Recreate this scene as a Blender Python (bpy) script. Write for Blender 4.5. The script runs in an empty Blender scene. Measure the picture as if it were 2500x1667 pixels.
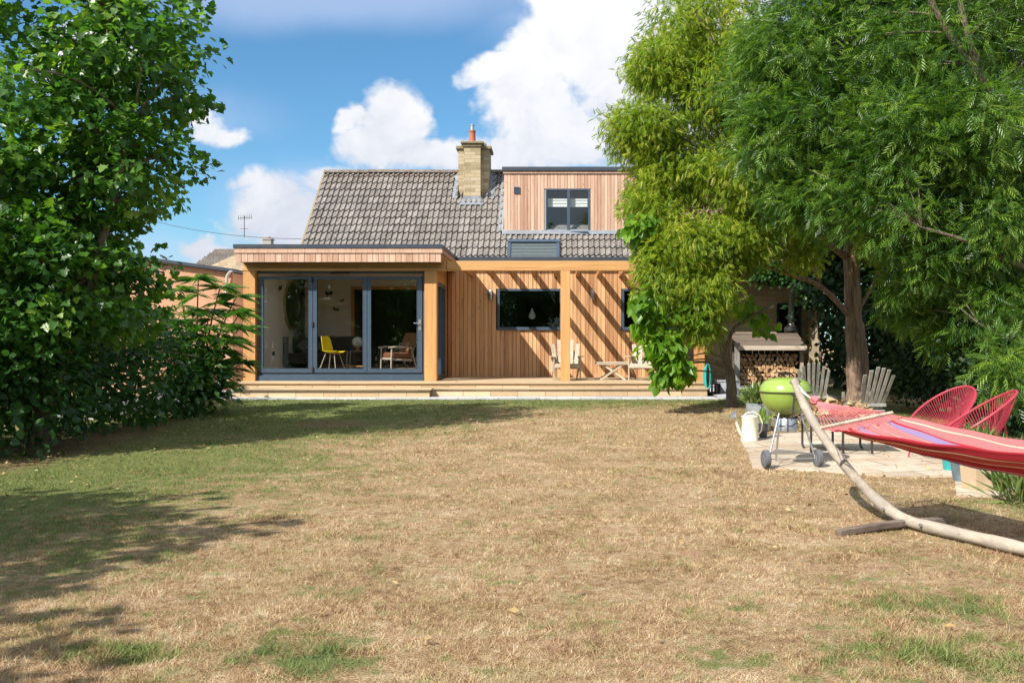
import bpy, bmesh, math, random
import numpy as np
from mathutils import Vector, Matrix

C = bpy.context.scene.collection
R = math.radians

# ------------------------------------------------------------------ camera
F, VX, VY, EYE = 2300.0, 1360.0, 840.0, 1.45
cam_d = bpy.data.cameras.new("camera")
cam_d.sensor_width = 36.0
cam_d.lens = 36.0 * F / 2500.0
cam_d.shift_x = -(VX - 1250.0) / 2500.0
cam_d.shift_y = (VY - 833.5) / 2500.0
cam_d.clip_start = 0.1
cam_d.clip_end = 2000.0
cam = bpy.data.objects.new("camera", cam_d)
C.objects.link(cam)
cam.location = (0, 0, EYE)
cam.rotation_euler = (R(90), 0, 0)
bpy.context.scene.camera = cam

def X(sx, d): return (sx - VX) / F * d
def Z(sy, d): return EYE - (sy - VY) / F * d
def at(sx, sy, d): return Vector((X(sx, d), d, Z(sy, d)))

# ------------------------------------------------------------------ light
SUN_TRAVEL = Vector((0.75, 0.80, -1.0)).normalized()
SUN_EL = math.asin(-SUN_TRAVEL.z)
SUN_AZ = math.atan2(-SUN_TRAVEL.x, -SUN_TRAVEL.y)      # measured from +Y towards +X
sun_d = bpy.data.lights.new("sun", 'SUN')
sun_d.energy = 3.5
sun_d.angle = R(0.53)
sun_d.color = (1.0, 0.95, 0.87)
sun = bpy.data.objects.new("sun", sun_d)
C.objects.link(sun)
sun.location = (-12, -14, 22)
sun.rotation_euler = SUN_TRAVEL.to_track_quat('-Z', 'Y').to_euler()

vs = bpy.context.scene.view_settings
vs.view_transform = 'Standard'
vs.look = 'None'
vs.exposure = 1.05
vs.gamma = 1.0
vs.use_curve_mapping = False
cy = bpy.context.scene.cycles
cy.max_bounces = 8
cy.transparent_max_bounces = 16
cy.use_denoising = True
cy.caustics_reflective = False
cy.caustics_refractive = False

# ------------------------------------------------------------------ node helper
class NT:
    def __init__(self, tree):
        self.t = tree; self.L = tree.links
    def n(self, typ, ins=None, **props):
        nd = self.t.nodes.new(typ)
        for k, v in props.items(): setattr(nd, k, v)
        if ins:
            for k, v in ins.items(): self.put(nd.inputs[k], v)
        return nd
    def put(self, sock, v):
        if isinstance(v, bpy.types.NodeSocket): self.L.new(v, sock)
        elif v is not None:
            if hasattr(sock, 'default_value'):
                try: sock.default_value = v
                except Exception:
                    sock.default_value = (*v, 1.0) if len(v) == 3 else v
    def m(self, op, a, b=0.0, c=None, clamp=False):
        nd = self.t.nodes.new('ShaderNodeMath'); nd.operation = op; nd.use_clamp = clamp
        self.put(nd.inputs[0], a); self.put(nd.inputs[1], b)
        if c is not None: self.put(nd.inputs[2], c)
        return nd.outputs[0]
    def v(self, op, a, b=None, s=None):
        nd = self.t.nodes.new('ShaderNodeVectorMath'); nd.operation = op
        self.put(nd.inputs[0], a)
        if b is not None: self.put(nd.inputs[1], b)
        if s is not None: self.put(nd.inputs['Scale'], s)
        return nd.outputs['Value'] if op in ('LENGTH', 'DOT_PRODUCT', 'DISTANCE') else nd.outputs['Vector']
    def noise(self, vec, scale, detail=3.0, rough=0.55, dist=0.0, col=False):
        nd = self.n('ShaderNodeTexNoise', {'Vector': vec, 'Scale': scale, 'Detail': detail, 'Roughness': rough, 'Distortion': dist})
        return nd.outputs['Color' if col else 'Fac']
    def ramp(self, fac, stops, interp='LINEAR'):
        nd = self.t.nodes.new('ShaderNodeValToRGB'); self.put(nd.inputs[0], fac)
        cr = nd.color_ramp; cr.interpolation = interp
        while len(cr.elements) < len(stops): cr.elements.new(0.5)
        for e, (p, c) in zip(cr.elements, stops):
            e.position = p; e.color = (*c, 1.0) if len(c) == 3 else c
        return nd.outputs[0]
    def rng(self, v, a, b, c=0.0, d=1.0, smooth=False):
        nd = self.n('ShaderNodeMapRange', {'Value': v, 'From Min': a, 'From Max': b, 'To Min': c, 'To Max': d})
        if smooth: nd.interpolation_type = 'SMOOTHSTEP'
        return nd.outputs[0]
    def mix(self, fac, a, b, mode='MIX'):
        nd = self.t.nodes.new('ShaderNodeMix'); nd.data_type = 'RGBA'; nd.blend_type = mode
        self.put(nd.inputs[0], fac)
        for i, v in ((6, a), (7, b)):
            if isinstance(v, tuple) and len(v) == 3: v = (*v, 1.0)
            self.put(nd.inputs[i], v)
        return nd.outputs[2]
    def comb(self, x, y, z=0.0):
        return self.n('ShaderNodeCombineXYZ', {0: x, 1: y, 2: z}).outputs[0]
    def pos(self): return self.n('ShaderNodeNewGeometry').outputs['Position']
    def obj(self): return self.n('ShaderNodeTexCoord').outputs['Object']
    def attr(self, name): return self.n('ShaderNodeAttribute', attribute_name=name).outputs['Fac']

def blobs(t, u, v, lst):
    """greatest of soft ellipses (cu, cv, ru, rv, strength) in a plane"""
    acc = None
    p = t.comb(u, v)
    for cu, cv, ru, rv, st in lst:
        q = t.v('DIVIDE', t.v('SUBTRACT', p, (cu, cv, 0)), (ru, rv, 1))
        g = t.m('MULTIPLY', t.rng(t.v('LENGTH', q), 1.0, 0.0, 0.0, 1.0), st)
        acc = g if acc is None else t.m('MAXIMUM', acc, g)
    return acc

# ------------------------------------------------------------------ world: sky and clouds
world = bpy.data.worlds.new("World")
bpy.context.scene.world = world
world.use_nodes = True
w = NT(world.node_tree)
w.t.nodes.clear()
sky = w.n('ShaderNodeTexSky', sky_type='NISHITA', sun_disc=False, sun_elevation=SUN_EL, sun_rotation=SUN_AZ,
          altitude=100.0, air_density=1.0, dust_density=0.6, ozone_density=2.0)
dirv = w.n('ShaderNodeTexCoord').outputs['Generated']
sx = w.n('ShaderNodeSeparateXYZ', {0: dirv})
yy = w.m('MAXIMUM', w.m('ABSOLUTE', sx.outputs[1]), 0.12)
cu = w.m('DIVIDE', sx.outputs[0], yy)
cv = w.m('DIVIDE', sx.outputs[2], yy)
def ub(sxp, syp, rx, ry, st): return ((sxp - VX) / F, (VY - syp) / F, rx / F, ry / F, st)
p3 = w.comb(cu, cv)
warp = w.v('SCALE', w.v('SUBTRACT', w.noise(p3, 9.0, 4, 0.6, col=True), (0.5, 0.5, 0.5)), s=0.09)
p4 = w.v('ADD', p3, warp)
s4 = w.n('ShaderNodeSeparateXYZ', {0: p4})
cumulus = [ub(1500, 40, 330, 330, 1.25), ub(1330, 90, 150, 190, 1.0), ub(1210, 160, 120, 90, 0.95), ub(1290, 250, 190, 160, 1.1),
           ub(1400, 330, 330, 130, 1.0), ub(1650, 200, 400, 380, 1.2), ub(1230, 380, 170, 90, 0.8), ub(960, 300, 150, 150, 1.15), ub(905, 340, 120, 150, 0.95), ub(1030, 375, 170, 95, 0.95),
           ub(850, 290, 60, 60, 0.8), ub(530, 315, 150, 55, 0.80), ub(470, 280, 90, 65, 0.7), ub(690, 540, 230, 170, 0.9), ub(560, 620, 180, 80, .75), ub(620, 440, 150, 60, 0.55),
           ub(820, 470, 160, 80, 0.75), ub(500, 600, 80, 60, 0.8), ub(200, 150, 260, 190, 0.8), ub(2300, 100, 500, 300, 0.9), ub(1480, -400, 700, 190, 0.8), ub(-200, 500, 400, 200, 0.8)]
bl = blobs(w, s4.outputs[0], s4.outputs[1], cumulus)
nz = w.noise(p3, 13.0, 10, 0.62, 0.35)
nz2 = w.noise(w.v('ADD', p3, (3.1, 1.7, 0)), 5.0, 5, 0.55)
dens = w.m('ADD', bl, w.m('MULTIPLY', w.m('SUBTRACT', nz, 0.5), 0.95))
alpha = w.rng(dens, 0.25, 0.56, 0, 1, True)
veil = blobs(w, cu, cv, [ub(850, -20, 800, 150, 1.0), ub(700, 490, 300, 150, .95), ub(620, 450, 260, 160, 0.55), ub(1250, 40, 260, 140, 0.5), ub(560, 300, 260, 140, 0.5), ub(1500, 440, 300, 90, 0.6), ub(300, 620, 500, 120, 0.7)])
veil = w.m('MULTIPLY', w.rng(w.m('ADD', veil, w.m('MULTIPLY', w.m('SUBTRACT', nz2, 0.5), 0.7)), 0.1, 0.75, 0, 1, True), 0.55)
thick = w.rng(w.m('ADD', dens, w.m('MULTIPLY', w.m('SUBTRACT', nz2, 0.5), 0.6)), 0.35, 1.15, 0, 1, True)
shade = w.mix(w.rng(w.m('ADD', w.m('MULTIPLY', nz, 0.7), w.m('MULTIPLY', cv, 1.3)), 0.42, 0.86, 0, 1, True), (0.64, 0.69, 0.79), (1.0, 1.0, 1.02))
ccol = w.mix(w.m('MULTIPLY', thick, 0.35), shade, (0.90, 0.92, 0.98))
skyc = w.mix(1.0, sky.outputs[0], (0.70, 1.02, 1.14), 'MULTIPLY')
skyc = w.n('ShaderNodeHueSaturation', {'Saturation': 1.04, 'Value': 1.0, 'Color': skyc}).outputs[0]
SKY_K, CLOUD_K = 0.067, 0.51
cl_lin = w.v('SCALE', ccol, s=CLOUD_K / SKY_K)
veil_c = w.v('SCALE', (0.60, 0.72, 1.0), s=CLOUD_K / SKY_K * 0.95)
c1 = w.mix(veil, skyc, veil_c)
c2 = w.mix(alpha, c1, cl_lin)
# unseen bright cloud added overhead and behind the photographer for fill light
cov = w.m('MAXIMUM', w.rng(sx.outputs[2], 0.42, 0.60, 0, 1, True), w.rng(sx.outputs[1], -0.05, -0.35, 0, 1, True))
dn2 = w.noise(dirv, 2.6, 8, 0.6, 0.3)
a2 = w.m('MULTIPLY', w.m('MULTIPLY', cov, w.rng(dn2, 0.43, 0.56, 0, 1, True)), w.rng(sx.outputs[2], 0.08, 0.2))
c2 = w.mix(a2, c2, w.v('SCALE', (1.0, 1.0, 1.02), s=CLOUD_K / SKY_K * 1.15))
up = w.rng(sx.outputs[2], -0.02, 0.0, 0, 1)
c3 = w.mix(up, (0.9, 1.0, 0.6), c2)
bg = w.n('ShaderNodeBackground', {'Color': c3, 'Strength': SKY_K})
w.L.new(bg.outputs[0], w.n('ShaderNodeOutputWorld').inputs['Surface'])

# ------------------------------------------------------------------ objects
def tag(o, label=None, cat=None, group=None, kind=None):
    if label: o['label'] = label
    if cat: o['category'] = cat
    if group: o['group'] = group
    if kind: o['kind'] = kind
    return o

def thing(name, label, cat, loc=(0, 0, 0), rz=0.0, group=None):
    o = bpy.data.objects.new(name, None)
    o.empty_display_size = 0.2
    C.objects.link(o)
    o.location = loc
    o.rotation_euler = (0, 0, rz)
    return tag(o, label, cat, group)

def copy_tree(root, loc, rz, label=None, group=None, scale=None):
    r = root.copy(); C.objects.link(r)
    r.location = loc; r.rotation_euler = (0, 0, rz)
    if scale: r.scale = scale
    if label: r['label'] = label
    if group: r['group'] = group
    for ch in root.children:
        c = ch.copy(); C.objects.link(c); c.parent = r
        for g in ch.children:
            d = g.copy(); C.objects.link(d); d.parent = c
    return r

class MB:
    """collects shapes; build() links them as one mesh object"""
    def __init__(self): self.V = []; self.Fc = []; self.A = []; self.M = []; self.var = 0.5
    def add(self, vs, fs, var=None, mi=0):
        o = len(self.V)
        self.V += [tuple(v) for v in vs]
        self.A += [self.var if var is None else var] * len(vs)
        self.Fc += [tuple(i + o for i in f) for f in fs]
        self.M += [mi] * len(fs)
        return self
    def box(self, x0, x1, y0, y1, z0, z1, var=None, mi=0):
        vs = [(x, y, z) for z in (z0, z1) for y in (y0, y1) for x in (x0, x1)]
        return self.add(vs, [(0, 2, 3, 1), (4, 5, 7, 6), (0, 1, 5, 4), (2, 6, 7, 3), (0, 4, 6, 2), (1, 3, 7, 5)], var, mi)
    def bar(self, a, b, wd, th, up=(0, 0, 1), var=None):
        """rectangular bar a->b, width wd across, thickness th along up"""
        a = Vector(a); b = Vector(b); d = (b - a).normalized(); u = Vector(up)
        s = d.cross(u)
        if s.length < 1e-5: s = d.cross(Vector((1, 0, 0)))
        s.normalize(); u = s.cross(d).normalized()
        vs = []
        for p in (a, b):
            for q in (-1, 1):
                for r in (-1, 1): vs.append(p + s * (q * wd / 2) + u * (r * th / 2))
        return self.add(vs, [(0, 1, 3, 2), (4, 6, 7, 5), (0, 4, 5, 1), (2, 3, 7, 6), (0, 2, 6, 4), (1, 5, 7, 3)], var)
    def tube(self, pts, rad, n=8, cap=True, var=None, flat=None):
        pts = [Vector(p) for p in pts]
        if not hasattr(rad, '__len__'): rad = [rad] * len(pts)
        vs = []; fs = []; ref = None
        for i, p in enumerate(pts):
            t = (pts[min(i + 1, len(pts) - 1)] - pts[max(i - 1, 0)]).normalized()
            if ref is None:
                ref = Vector((0, 0, 1)) if abs(t.z) < 0.9 else Vector((1, 0, 0))
            s = t.cross(ref)
            if s.length < 1e-4: s = t.cross(Vector((0, 1, 0)))
            s.normalize(); u = s.cross(t).normalized(); ref = u
            for k in range(n):
                a = 2 * math.pi * (k + 0.5) / n
                vs.append(p + s * (math.cos(a) * rad[i] * (flat or 1.0)) + u * (math.sin(a) * rad[i]))
        for i in range(len(pts) - 1):
            for k in range(n):
                a = i * n + k; b = i * n + (k + 1) % n
                fs.append((a, b, b + n, a + n))
        if cap:
            fs.append(tuple(range(n - 1, -1, -1)))
            fs.append(tuple((len(pts) - 1) * n + k for k in range(n)))
        return self.add(vs, fs, var)
    def lathe(self, prof, c=(0, 0, 0), n=24, closed=False, var=None, sx=1.0, sy=1.0):
        vs = []; fs = []
        for r, z in prof:
            for k in range(n):
                a = 2 * math.pi * k / n
                vs.append((c[0] + r * sx * math.cos(a), c[1] + r * sy * math.sin(a), c[2] + z))
        for i in range(len(prof) - 1):
            for k in range(n):
                a = i * n + k; b = i * n + (k + 1) % n
                fs.append((a, b, b + n, a + n))
        fs.append(tuple(range(n - 1, -1, -1)))
        if closed is False: fs.append(tuple((len(prof) - 1) * n + k for k in range(n)))
        return self.add(vs, fs, var)
    def prism(self, poly, axis, a0, a1, var=None, mi=0, mi_cap=None):
        """poly = list of 2D points; axis 'x','y','z' is the extrusion axis"""
        def mk(p, a):
            return {'x': (a, p[0], p[1]), 'y': (p[0], a, p[1]), 'z': (p[0], p[1], a)}[axis]
        n = len(poly)
        o = len(self.Fc)
        self.add([mk(p, a0) for p in poly] + [mk(p, a1) for p in poly],
                 [tuple(range(n)), tuple(range(2 * n - 1, n - 1, -1))] + [(k, k + n, (k + 1) % n + n, (k + 1) % n) for k in range(n)], var, mi)
        if mi_cap is not None: self.M[o] = mi_cap; self.M[o + 1] = mi_cap
        return self
    def build(self, name, mat, parent=None, smooth=False, bevel=0.0, fix=True):
        me = bpy.data.meshes.new(name)
        me.from_pydata(self.V, [], self.Fc)
        at_ = me.attributes.new('var', 'FLOAT', 'POINT')
        at_.data.foreach_set('value', self.A)
        mats = mat if isinstance(mat, (list, tuple)) else [mat]
        for m_ in mats: me.materials.append(m_)
        if len(mats) > 1: me.polygons.foreach_set('material_index', self.M)
        if fix:
            b = bmesh.new(); b.from_mesh(me)
            bmesh.ops.recalc_face_normals(b, faces=b.faces)
            b.to_mesh(me); b.free()
        if smooth:
            me.polygons.foreach_set('use_smooth', [True] * len(me.polygons))
            try: me.set_sharp_from_angle(angle=R(40))
            except Exception: pass
        o = bpy.data.objects.new(name, me)
        C.objects.link(o)
        if bevel:
            md = o.modifiers.new('bevel', 'BEVEL'); md.width = bevel; md.segments = 2; md.limit_method = 'ANGLE'
        if parent: o.parent = parent
        return o

def tri_mesh(name, V, T, var, mat, parent=None, smooth=False):
    me = bpy.data.meshes.new(name)
    V = np.ascontiguousarray(V, dtype=np.float32); T = np.ascontiguousarray(T, dtype=np.int32)
    me.vertices.add(len(V)); me.vertices.foreach_set('co', V.ravel())
    me.loops.add(T.size); me.loops.foreach_set('vertex_index', T.ravel())
    me.polygons.add(len(T)); me.polygons.foreach_set('loop_start', np.arange(0, T.size, 3, dtype=np.int32))
    a = me.attributes.new('var', 'FLOAT', 'POINT'); a.data.foreach_set('value', np.ascontiguousarray(var, dtype=np.float32))
    me.materials.append(mat)
    if smooth: me.polygons.foreach_set('use_smooth', np.ones(len(T), dtype=bool))
    me.update(calc_edges=True)
    o = bpy.data.objects.new(name, me)
    C.objects.link(o)
    if parent: o.parent = parent
    return o

def unit(a): return a / np.maximum(np.linalg.norm(a, axis=1, keepdims=True), 1e-9)

def scatter(name, mat, parent, P, A, N, S, tv, tf, var):
    """one mesh of many small leaf shapes: position, axis, normal, size per leaf"""
    tv = np.asarray(tv, float); tf = np.asarray(tf, int)
    A = unit(A); B = unit(np.cross(N, A)); N2 = np.cross(A, B)
    V = P[:, None, :] + S[:, None, None] * (tv[None, :, 0:1] * A[:, None, :] + tv[None, :, 1:2] * B[:, None, :] + tv[None, :, 2:3] * N2[:, None, :])
    T = tf[None] + (np.arange(len(P)) * len(tv))[:, None, None]
    return tri_mesh(name, V.reshape(-1, 3), T.reshape(-1, 3), np.repeat(var, len(tv)), mat, parent)

# ------------------------------------------------------------------ materials
def new_mat(name):
    m_ = bpy.data.materials.new(name); m_.use_nodes = True
    t = NT(m_.node_tree); t.t.nodes.clear()
    return m_, t
def out(t, sh): t.L.new(sh, t.n('ShaderNodeOutputMaterial').inputs['Surface'])
def bump(t, h, strength=0.3, dist=0.01):
    return t.n('ShaderNodeBump', {'Height': h, 'Strength': strength, 'Distance': dist}).outputs[0]
def prin(t, col, rough=0.6, metal=0.0, normal=None, **kw):
    ins = {'Base Color': col, 'Roughness': rough, 'Metallic': metal}
    if normal is not None: ins['Normal'] = normal
    ins.update(kw)
    return t.n('ShaderNodeBsdfPrincipled', ins).outputs[0]

def m_plain(name, col, rough=0.6, metal=0.0, var=0.12, scale=8.0, bumps=0.0, dirt=None):
    m_, t = new_mat(name)
    p = t.obj()
    nz = t.noise(p, scale, 5, 0.6)
    c = t.mix(nz, tuple(x * (1 - var) for x in col), tuple(min(1, x * (1 + var)) for x in col))
    if dirt:
        d = t.rng(t.noise(p, scale * 0.4, 6, 0.7), 0.5, 0.75)
        c = t.mix(t.m('MULTIPLY', d, 0.7), c, dirt)
    nrm = bump(t, t.noise(p, scale * 6, 4, 0.6), bumps, 0.004) if bumps else None
    r_ = t.rng(nz, 0.3, 0.7, max(0.03, rough - 0.08), min(1, rough + 0.08))
    out(t, prin(t, c, r_, metal, nrm))
    return m_

def m_wood(name, dark, light, axis='z', grain=1.0, rough=0.65, vamp=0.55, knots=True, grey=None):
    """long grain along an axis, board to board change through the var attribute"""
    m_, t = new_mat(name)
    p = t.obj()
    va = t.attr('var')
    sc = {'z': (38, 38, 1.6), 'x': (1.6, 38, 38), 'y': (38, 1.6, 38)}[axis]
    off = t.comb(t.m('MULTIPLY', va, 37.0), t.m('MULTIPLY', va, 71.0), t.m('MULTIPLY', va, 53.0))
    q = t.v('ADD', t.v('MULTIPLY', p, tuple(s * grain for s in sc)), off)
    g1 = t.noise(q, 1.0, 4, 0.6, 0.6)
    g2 = t.noise(t.v('MULTIPLY', q, (0.25, 0.25, 0.25)), 1.0, 3, 0.5, 0.4)
    f = t.m('ADD', t.m('MULTIPLY', g1, 0.55), t.m('MULTIPLY', g2, 0.45))
    f = t.m('ADD', t.rng(f, 0.33, 0.67), t.m('MULTIPLY', t.m('SUBTRACT', va, 0.5), vamp), clamp=True)
    c = t.mix(f, dark, light)
    if knots:
        sk = {'z': (9, 9, 2.2), 'x': (2.2, 9, 9), 'y': (9, 2.2, 9)}[axis]
        vo = t.n('ShaderNodeTexVoronoi', {'Vector': t.v('ADD', t.v('MULTIPLY', p, sk), off), 'Scale': 1.0}).outputs['Distance']
        k = t.rng(vo, 0.10, 0.05)
        c = t.mix(t.m('MULTIPLY', k, 0.75), c, tuple(x * 0.45 for x in dark))
    if grey:
        gm = t.rng(t.noise(p, 2.3, 5, 0.65), 0.42, 0.68)
        c = t.mix(gm, c, grey)
    out(t, prin(t, c, rough, 0.0, bump(t, g1, 0.25, 0.003)))
    return m_

def m_leaf(name, cols, rough=0.42, trans=0.35, spec=0.5, back=1.5, noise_scale=1.3):
    """leaf colour from the per leaf var attribute, light also passes through"""
    m_, t = new_mat(name)
    va = t.attr('var')
    n_ = t.noise(t.pos(), noise_scale, 2, 0.5)
    f = t.m('ADD', va, t.m('MULTIPLY', t.m('SUBTRACT', n_, 0.5), 0.45), clamp=True)
    k = len(cols) - 1
    c = t.ramp(f, [(i / k, x) for i, x in enumerate(cols)])
    b = t.n('ShaderNodeBsdfPrincipled', {'Base Color': c, 'Roughness': rough, 'Specular IOR Level': spec}).outputs[0]
    tc = t.mix(1.0, c, (back * 1.1, back * 1.15, back * 0.45), 'MULTIPLY')
    tr = t.n('ShaderNodeBsdfTranslucent', {'Color': tc}).outputs[0]
    out(t, t.n('ShaderNodeMixShader', {0: trans, 1: b, 2: tr}).outputs[0])
    return m_

def m_glass(name, tint=(0.94, 0.96, 0.96), rmin=0.0):
    m_, t = new_mat(name)
    fr = t.n('ShaderNodeFresnel', {'IOR': 1.52}).outputs[0]
    f = t.m('MULTIPLY', t.m('ADD', t.m('MULTIPLY', fr, 1.5), rmin, clamp=True), t.m('SUBTRACT', 1.0, t.n('ShaderNodeNewGeometry').outputs['Backfacing']))
    g = t.n('ShaderNodeBsdfGlossy', {'Color': (0.95, 0.97, 1.0, 1), 'Roughness': 0.0}).outputs[0]
    tr = t.n('ShaderNodeBsdfTransparent', {'Color': (*tint, 1)}).outputs[0]
    out(t, t.n('ShaderNodeMixShader', {0: f, 1: tr, 2: g}).outputs[0])
    return m_

def m_bark(name, dark, light, sc=(14, 14, 2.0), moss=None):
    m_, t = new_mat(name)
    p = t.pos()
    q = t.v('MULTIPLY', p, sc)
    n1 = t.noise(q, 1.0, 6, 0.65, 0.8)
    c = t.mix(t.rng(n1, 0.32, 0.68), dark, light)
    if moss:
        c = t.mix(t.rng(t.noise(p, 2.0, 4), 0.5, 0.7), c, moss)
    out(t, prin(t, c, 0.9, 0.0, bump(t, n1, 0.9, 0.03)))
    return m_

def m_stone(name, cols, bw=0.42, bh=0.15, mortar=(0.36, 0.30, 0.22), plane='xz'):
    m_, t = new_mat(name)
    p = t.obj()
    s = t.n('ShaderNodeSeparateXYZ', {0: p})
    u = s.outputs[0] if plane[0] == 'x' else s.outputs[1]
    v = s.outputs[2] if plane[1] == 'z' else s.outputs[1]
    if plane == 'both':
        u = t.m('ADD', s.outputs[0], s.outputs[1]); v = s.outputs[2]
    br = t.n('ShaderNodeTexBrick', {'Vector': t.comb(u, v), 'Color1': (0, 0, 0, 1), 'Color2': (1, 1, 1, 1), 'Mortar': (0.5, 0.5, 0.5, 1),
                                    'Scale': 1.0, 'Mortar Size': 0.008, 'Brick Width': bw, 'Row Height': bh, 'Bias': 0.0})
    br.offset = 0.43
    f = t.m('ADD', t.m('MULTIPLY', br.outputs['Color'], 0.6), t.m('MULTIPLY', t.noise(p, 6.0, 6, 0.7), 0.5))
    k = len(cols) - 1
    c = t.ramp(t.rng(f, 0.15, 0.95), [(i / k, x) for i, x in enumerate(cols)])
    c = t.mix(br.outputs['Fac'], c, mortar)
    h = t.m('SUBTRACT', t.noise(p, 30.0, 4), t.m('MULTIPLY', br.outputs['Fac'], 1.2))
    out(t, prin(t, c, 0.9, 0.0, bump(t, h, 0.5, 0.008)))
    return m_

M = {}
M['clad'] = m_wood('larch_cladding', (0.34, 0.15, 0.06), (0.73, 0.43, 0.215), 'z', vamp=0.95)
M['clad_pale'] = m_wood('weathered_larch_cladding', (0.42, 0.235, 0.155), (0.66, 0.45, 0.33), 'z', vamp=0.9)
M['clad_gap'] = m_plain('shadow_gap_batten', (0.05, 0.03, 0.02), 0.9)
M['oak'] = m_wood('oak_beam', (0.42, 0.20, 0.060), (0.68, 0.375, 0.145), 'x', 0.55)
M['oak_post'] = m_wood('oak_post', (0.42, 0.19, 0.055), (0.68, 0.37, 0.14), 'z', 0.55)
M['oak_joist'] = m_wood('oak_joist', (0.36, 0.17, 0.06), (0.58, 0.31, 0.13), 'y', 0.6)
M['deck'] = m_wood('deck_boards', (0.36, 0.25, 0.15), (0.62, 0.48, 0.31), 'x', 0.7, vamp=0.6)
M['riser'] = m_stone('deck_riser', [(0.44, 0.30, 0.17), (0.60, 0.44, 0.27), (0.68, 0.53, 0.35)], 0.62, 0.13, (0.30, 0.21, 0.13))
M['frame'] = m_plain('blue_grey_aluminium', (0.055, 0.085, 0.125), 0.38, 0.0, 0.06)
M['edging'] = m_plain('dark_roof_edging', (0.045, 0.055, 0.075), 0.45, 0.0, 0.1, 3.0)
M['black'] = m_plain('dark_gap', (0.015, 0.015, 0.015), 0.8)
M['glass'] = m_glass('window_glass')
M['plaster'] = m_plain('interior_plaster', (0.74, 0.68, 0.62), 0.9, 0, 0.04)
M['floor'] = m_wood('dark_floorboards', (0.20, 0.12, 0.07), (0.38, 0.25, 0.15), 'x', 0.5)
M['dark_int'] = m_plain('unlit_interior_tone', (0.09, 0.08, 0.075), 0.85)  # dark colour stands in for the shade of the unlit rooms
M['stone'] = m_stone('cream_stone_block', [(0.30, 0.23, 0.15), (0.46, 0.37, 0.25), (0.56, 0.47, 0.33)])
M['chim'] = m_stone('chimney_stone', [(0.22, 0.165, 0.09), (0.36, 0.28, 0.17), (0.46, 0.385, 0.265), (0.42, 0.31, 0.15)], 0.30, 0.105, (0.33, 0.27, 0.18), 'both')
M['chim_cap'] = m_plain('mossy_capping', (0.26, 0.21, 0.13), 0.95, 0, 0.4, 12, 0.4, (0.14, 0.13, 0.07))
M['terracotta'] = m_plain('terracotta_pot', (0.38, 0.12, 0.065), 0.8, 0, 0.2, 14)
M['buff'] = m_plain('buff_clay_pot', (0.60, 0.46, 0.31), 0.85, 0, 0.15, 10, 0.1, (0.40, 0.32, 0.22))
M['lead'] = m_plain('lead_flashing', (0.20, 0.22, 0.25), 0.65, 0.1, 0.3, 9, 0.5, (0.38, 0.40, 0.43))
M['steel'] = m_plain('brushed_steel', (0.62, 0.62, 0.63), 0.35, 0.9)
M['alu'] = m_plain('aluminium_tube', (0.50, 0.51, 0.53), 0.38, 0.85)
M['dark_metal'] = m_plain('dark_tubular_metal', (0.09, 0.085, 0.09), 0.4, 0.6)
M['white'] = m_plain('white_paint', (0.78, 0.77, 0.74), 0.6)
M['grey_wood'] = m_wood('silvered_weathered_wood', (0.10, 0.095, 0.085), (0.42, 0.40, 0.37), 'z', 1.1, 0.85, 0.7, True, (0.26, 0.27, 0.22))
M['pale_wood'] = m_wood('bleached_teak', (0.33, 0.26, 0.19), (0.66, 0.58, 0.47), 'z', 0.9, 0.8, 0.6)
M['pale_wood_x'] = m_wood('bleached_teak_slat', (0.33, 0.26, 0.19), (0.66, 0.58, 0.47), 'x', 0.9, 0.8, 0.6)
M['brown_wood_x'] = m_wood('dark_weathered_plank', (0.07, 0.05, 0.04), (0.22, 0.17, 0.13), 'x', 0.9, 0.85, 0.5)
M['tree_bark'] = m_bark('reddish_stringy_bark', (0.10, 0.055, 0.035), (0.40, 0.28, 0.20), (22, 22, 1.5))
M['grey_bark'] = m_bark('grey_brown_bark', (0.07, 0.05, 0.035), (0.26, 0.20, 0.15), (16, 16, 4), (0.16, 0.17, 0.08))
M['pale_bark'] = m_bark('pale_bark', (0.20, 0.15, 0.10), (0.46, 0.38, 0.28), (10, 10, 3))
# ------------------------------------------------------------------ ground
def zg(y): return 0.0233 * min(max(y - 11.0, 0.0), 16.0)
def gpt(sx, sy):
    """ground point seen at a photo position"""
    d = 8.0
    for _ in range(40): d = F * (EYE - zg(d)) / (sy - VY)
    return X(sx, d), d, zg(d)

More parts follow.
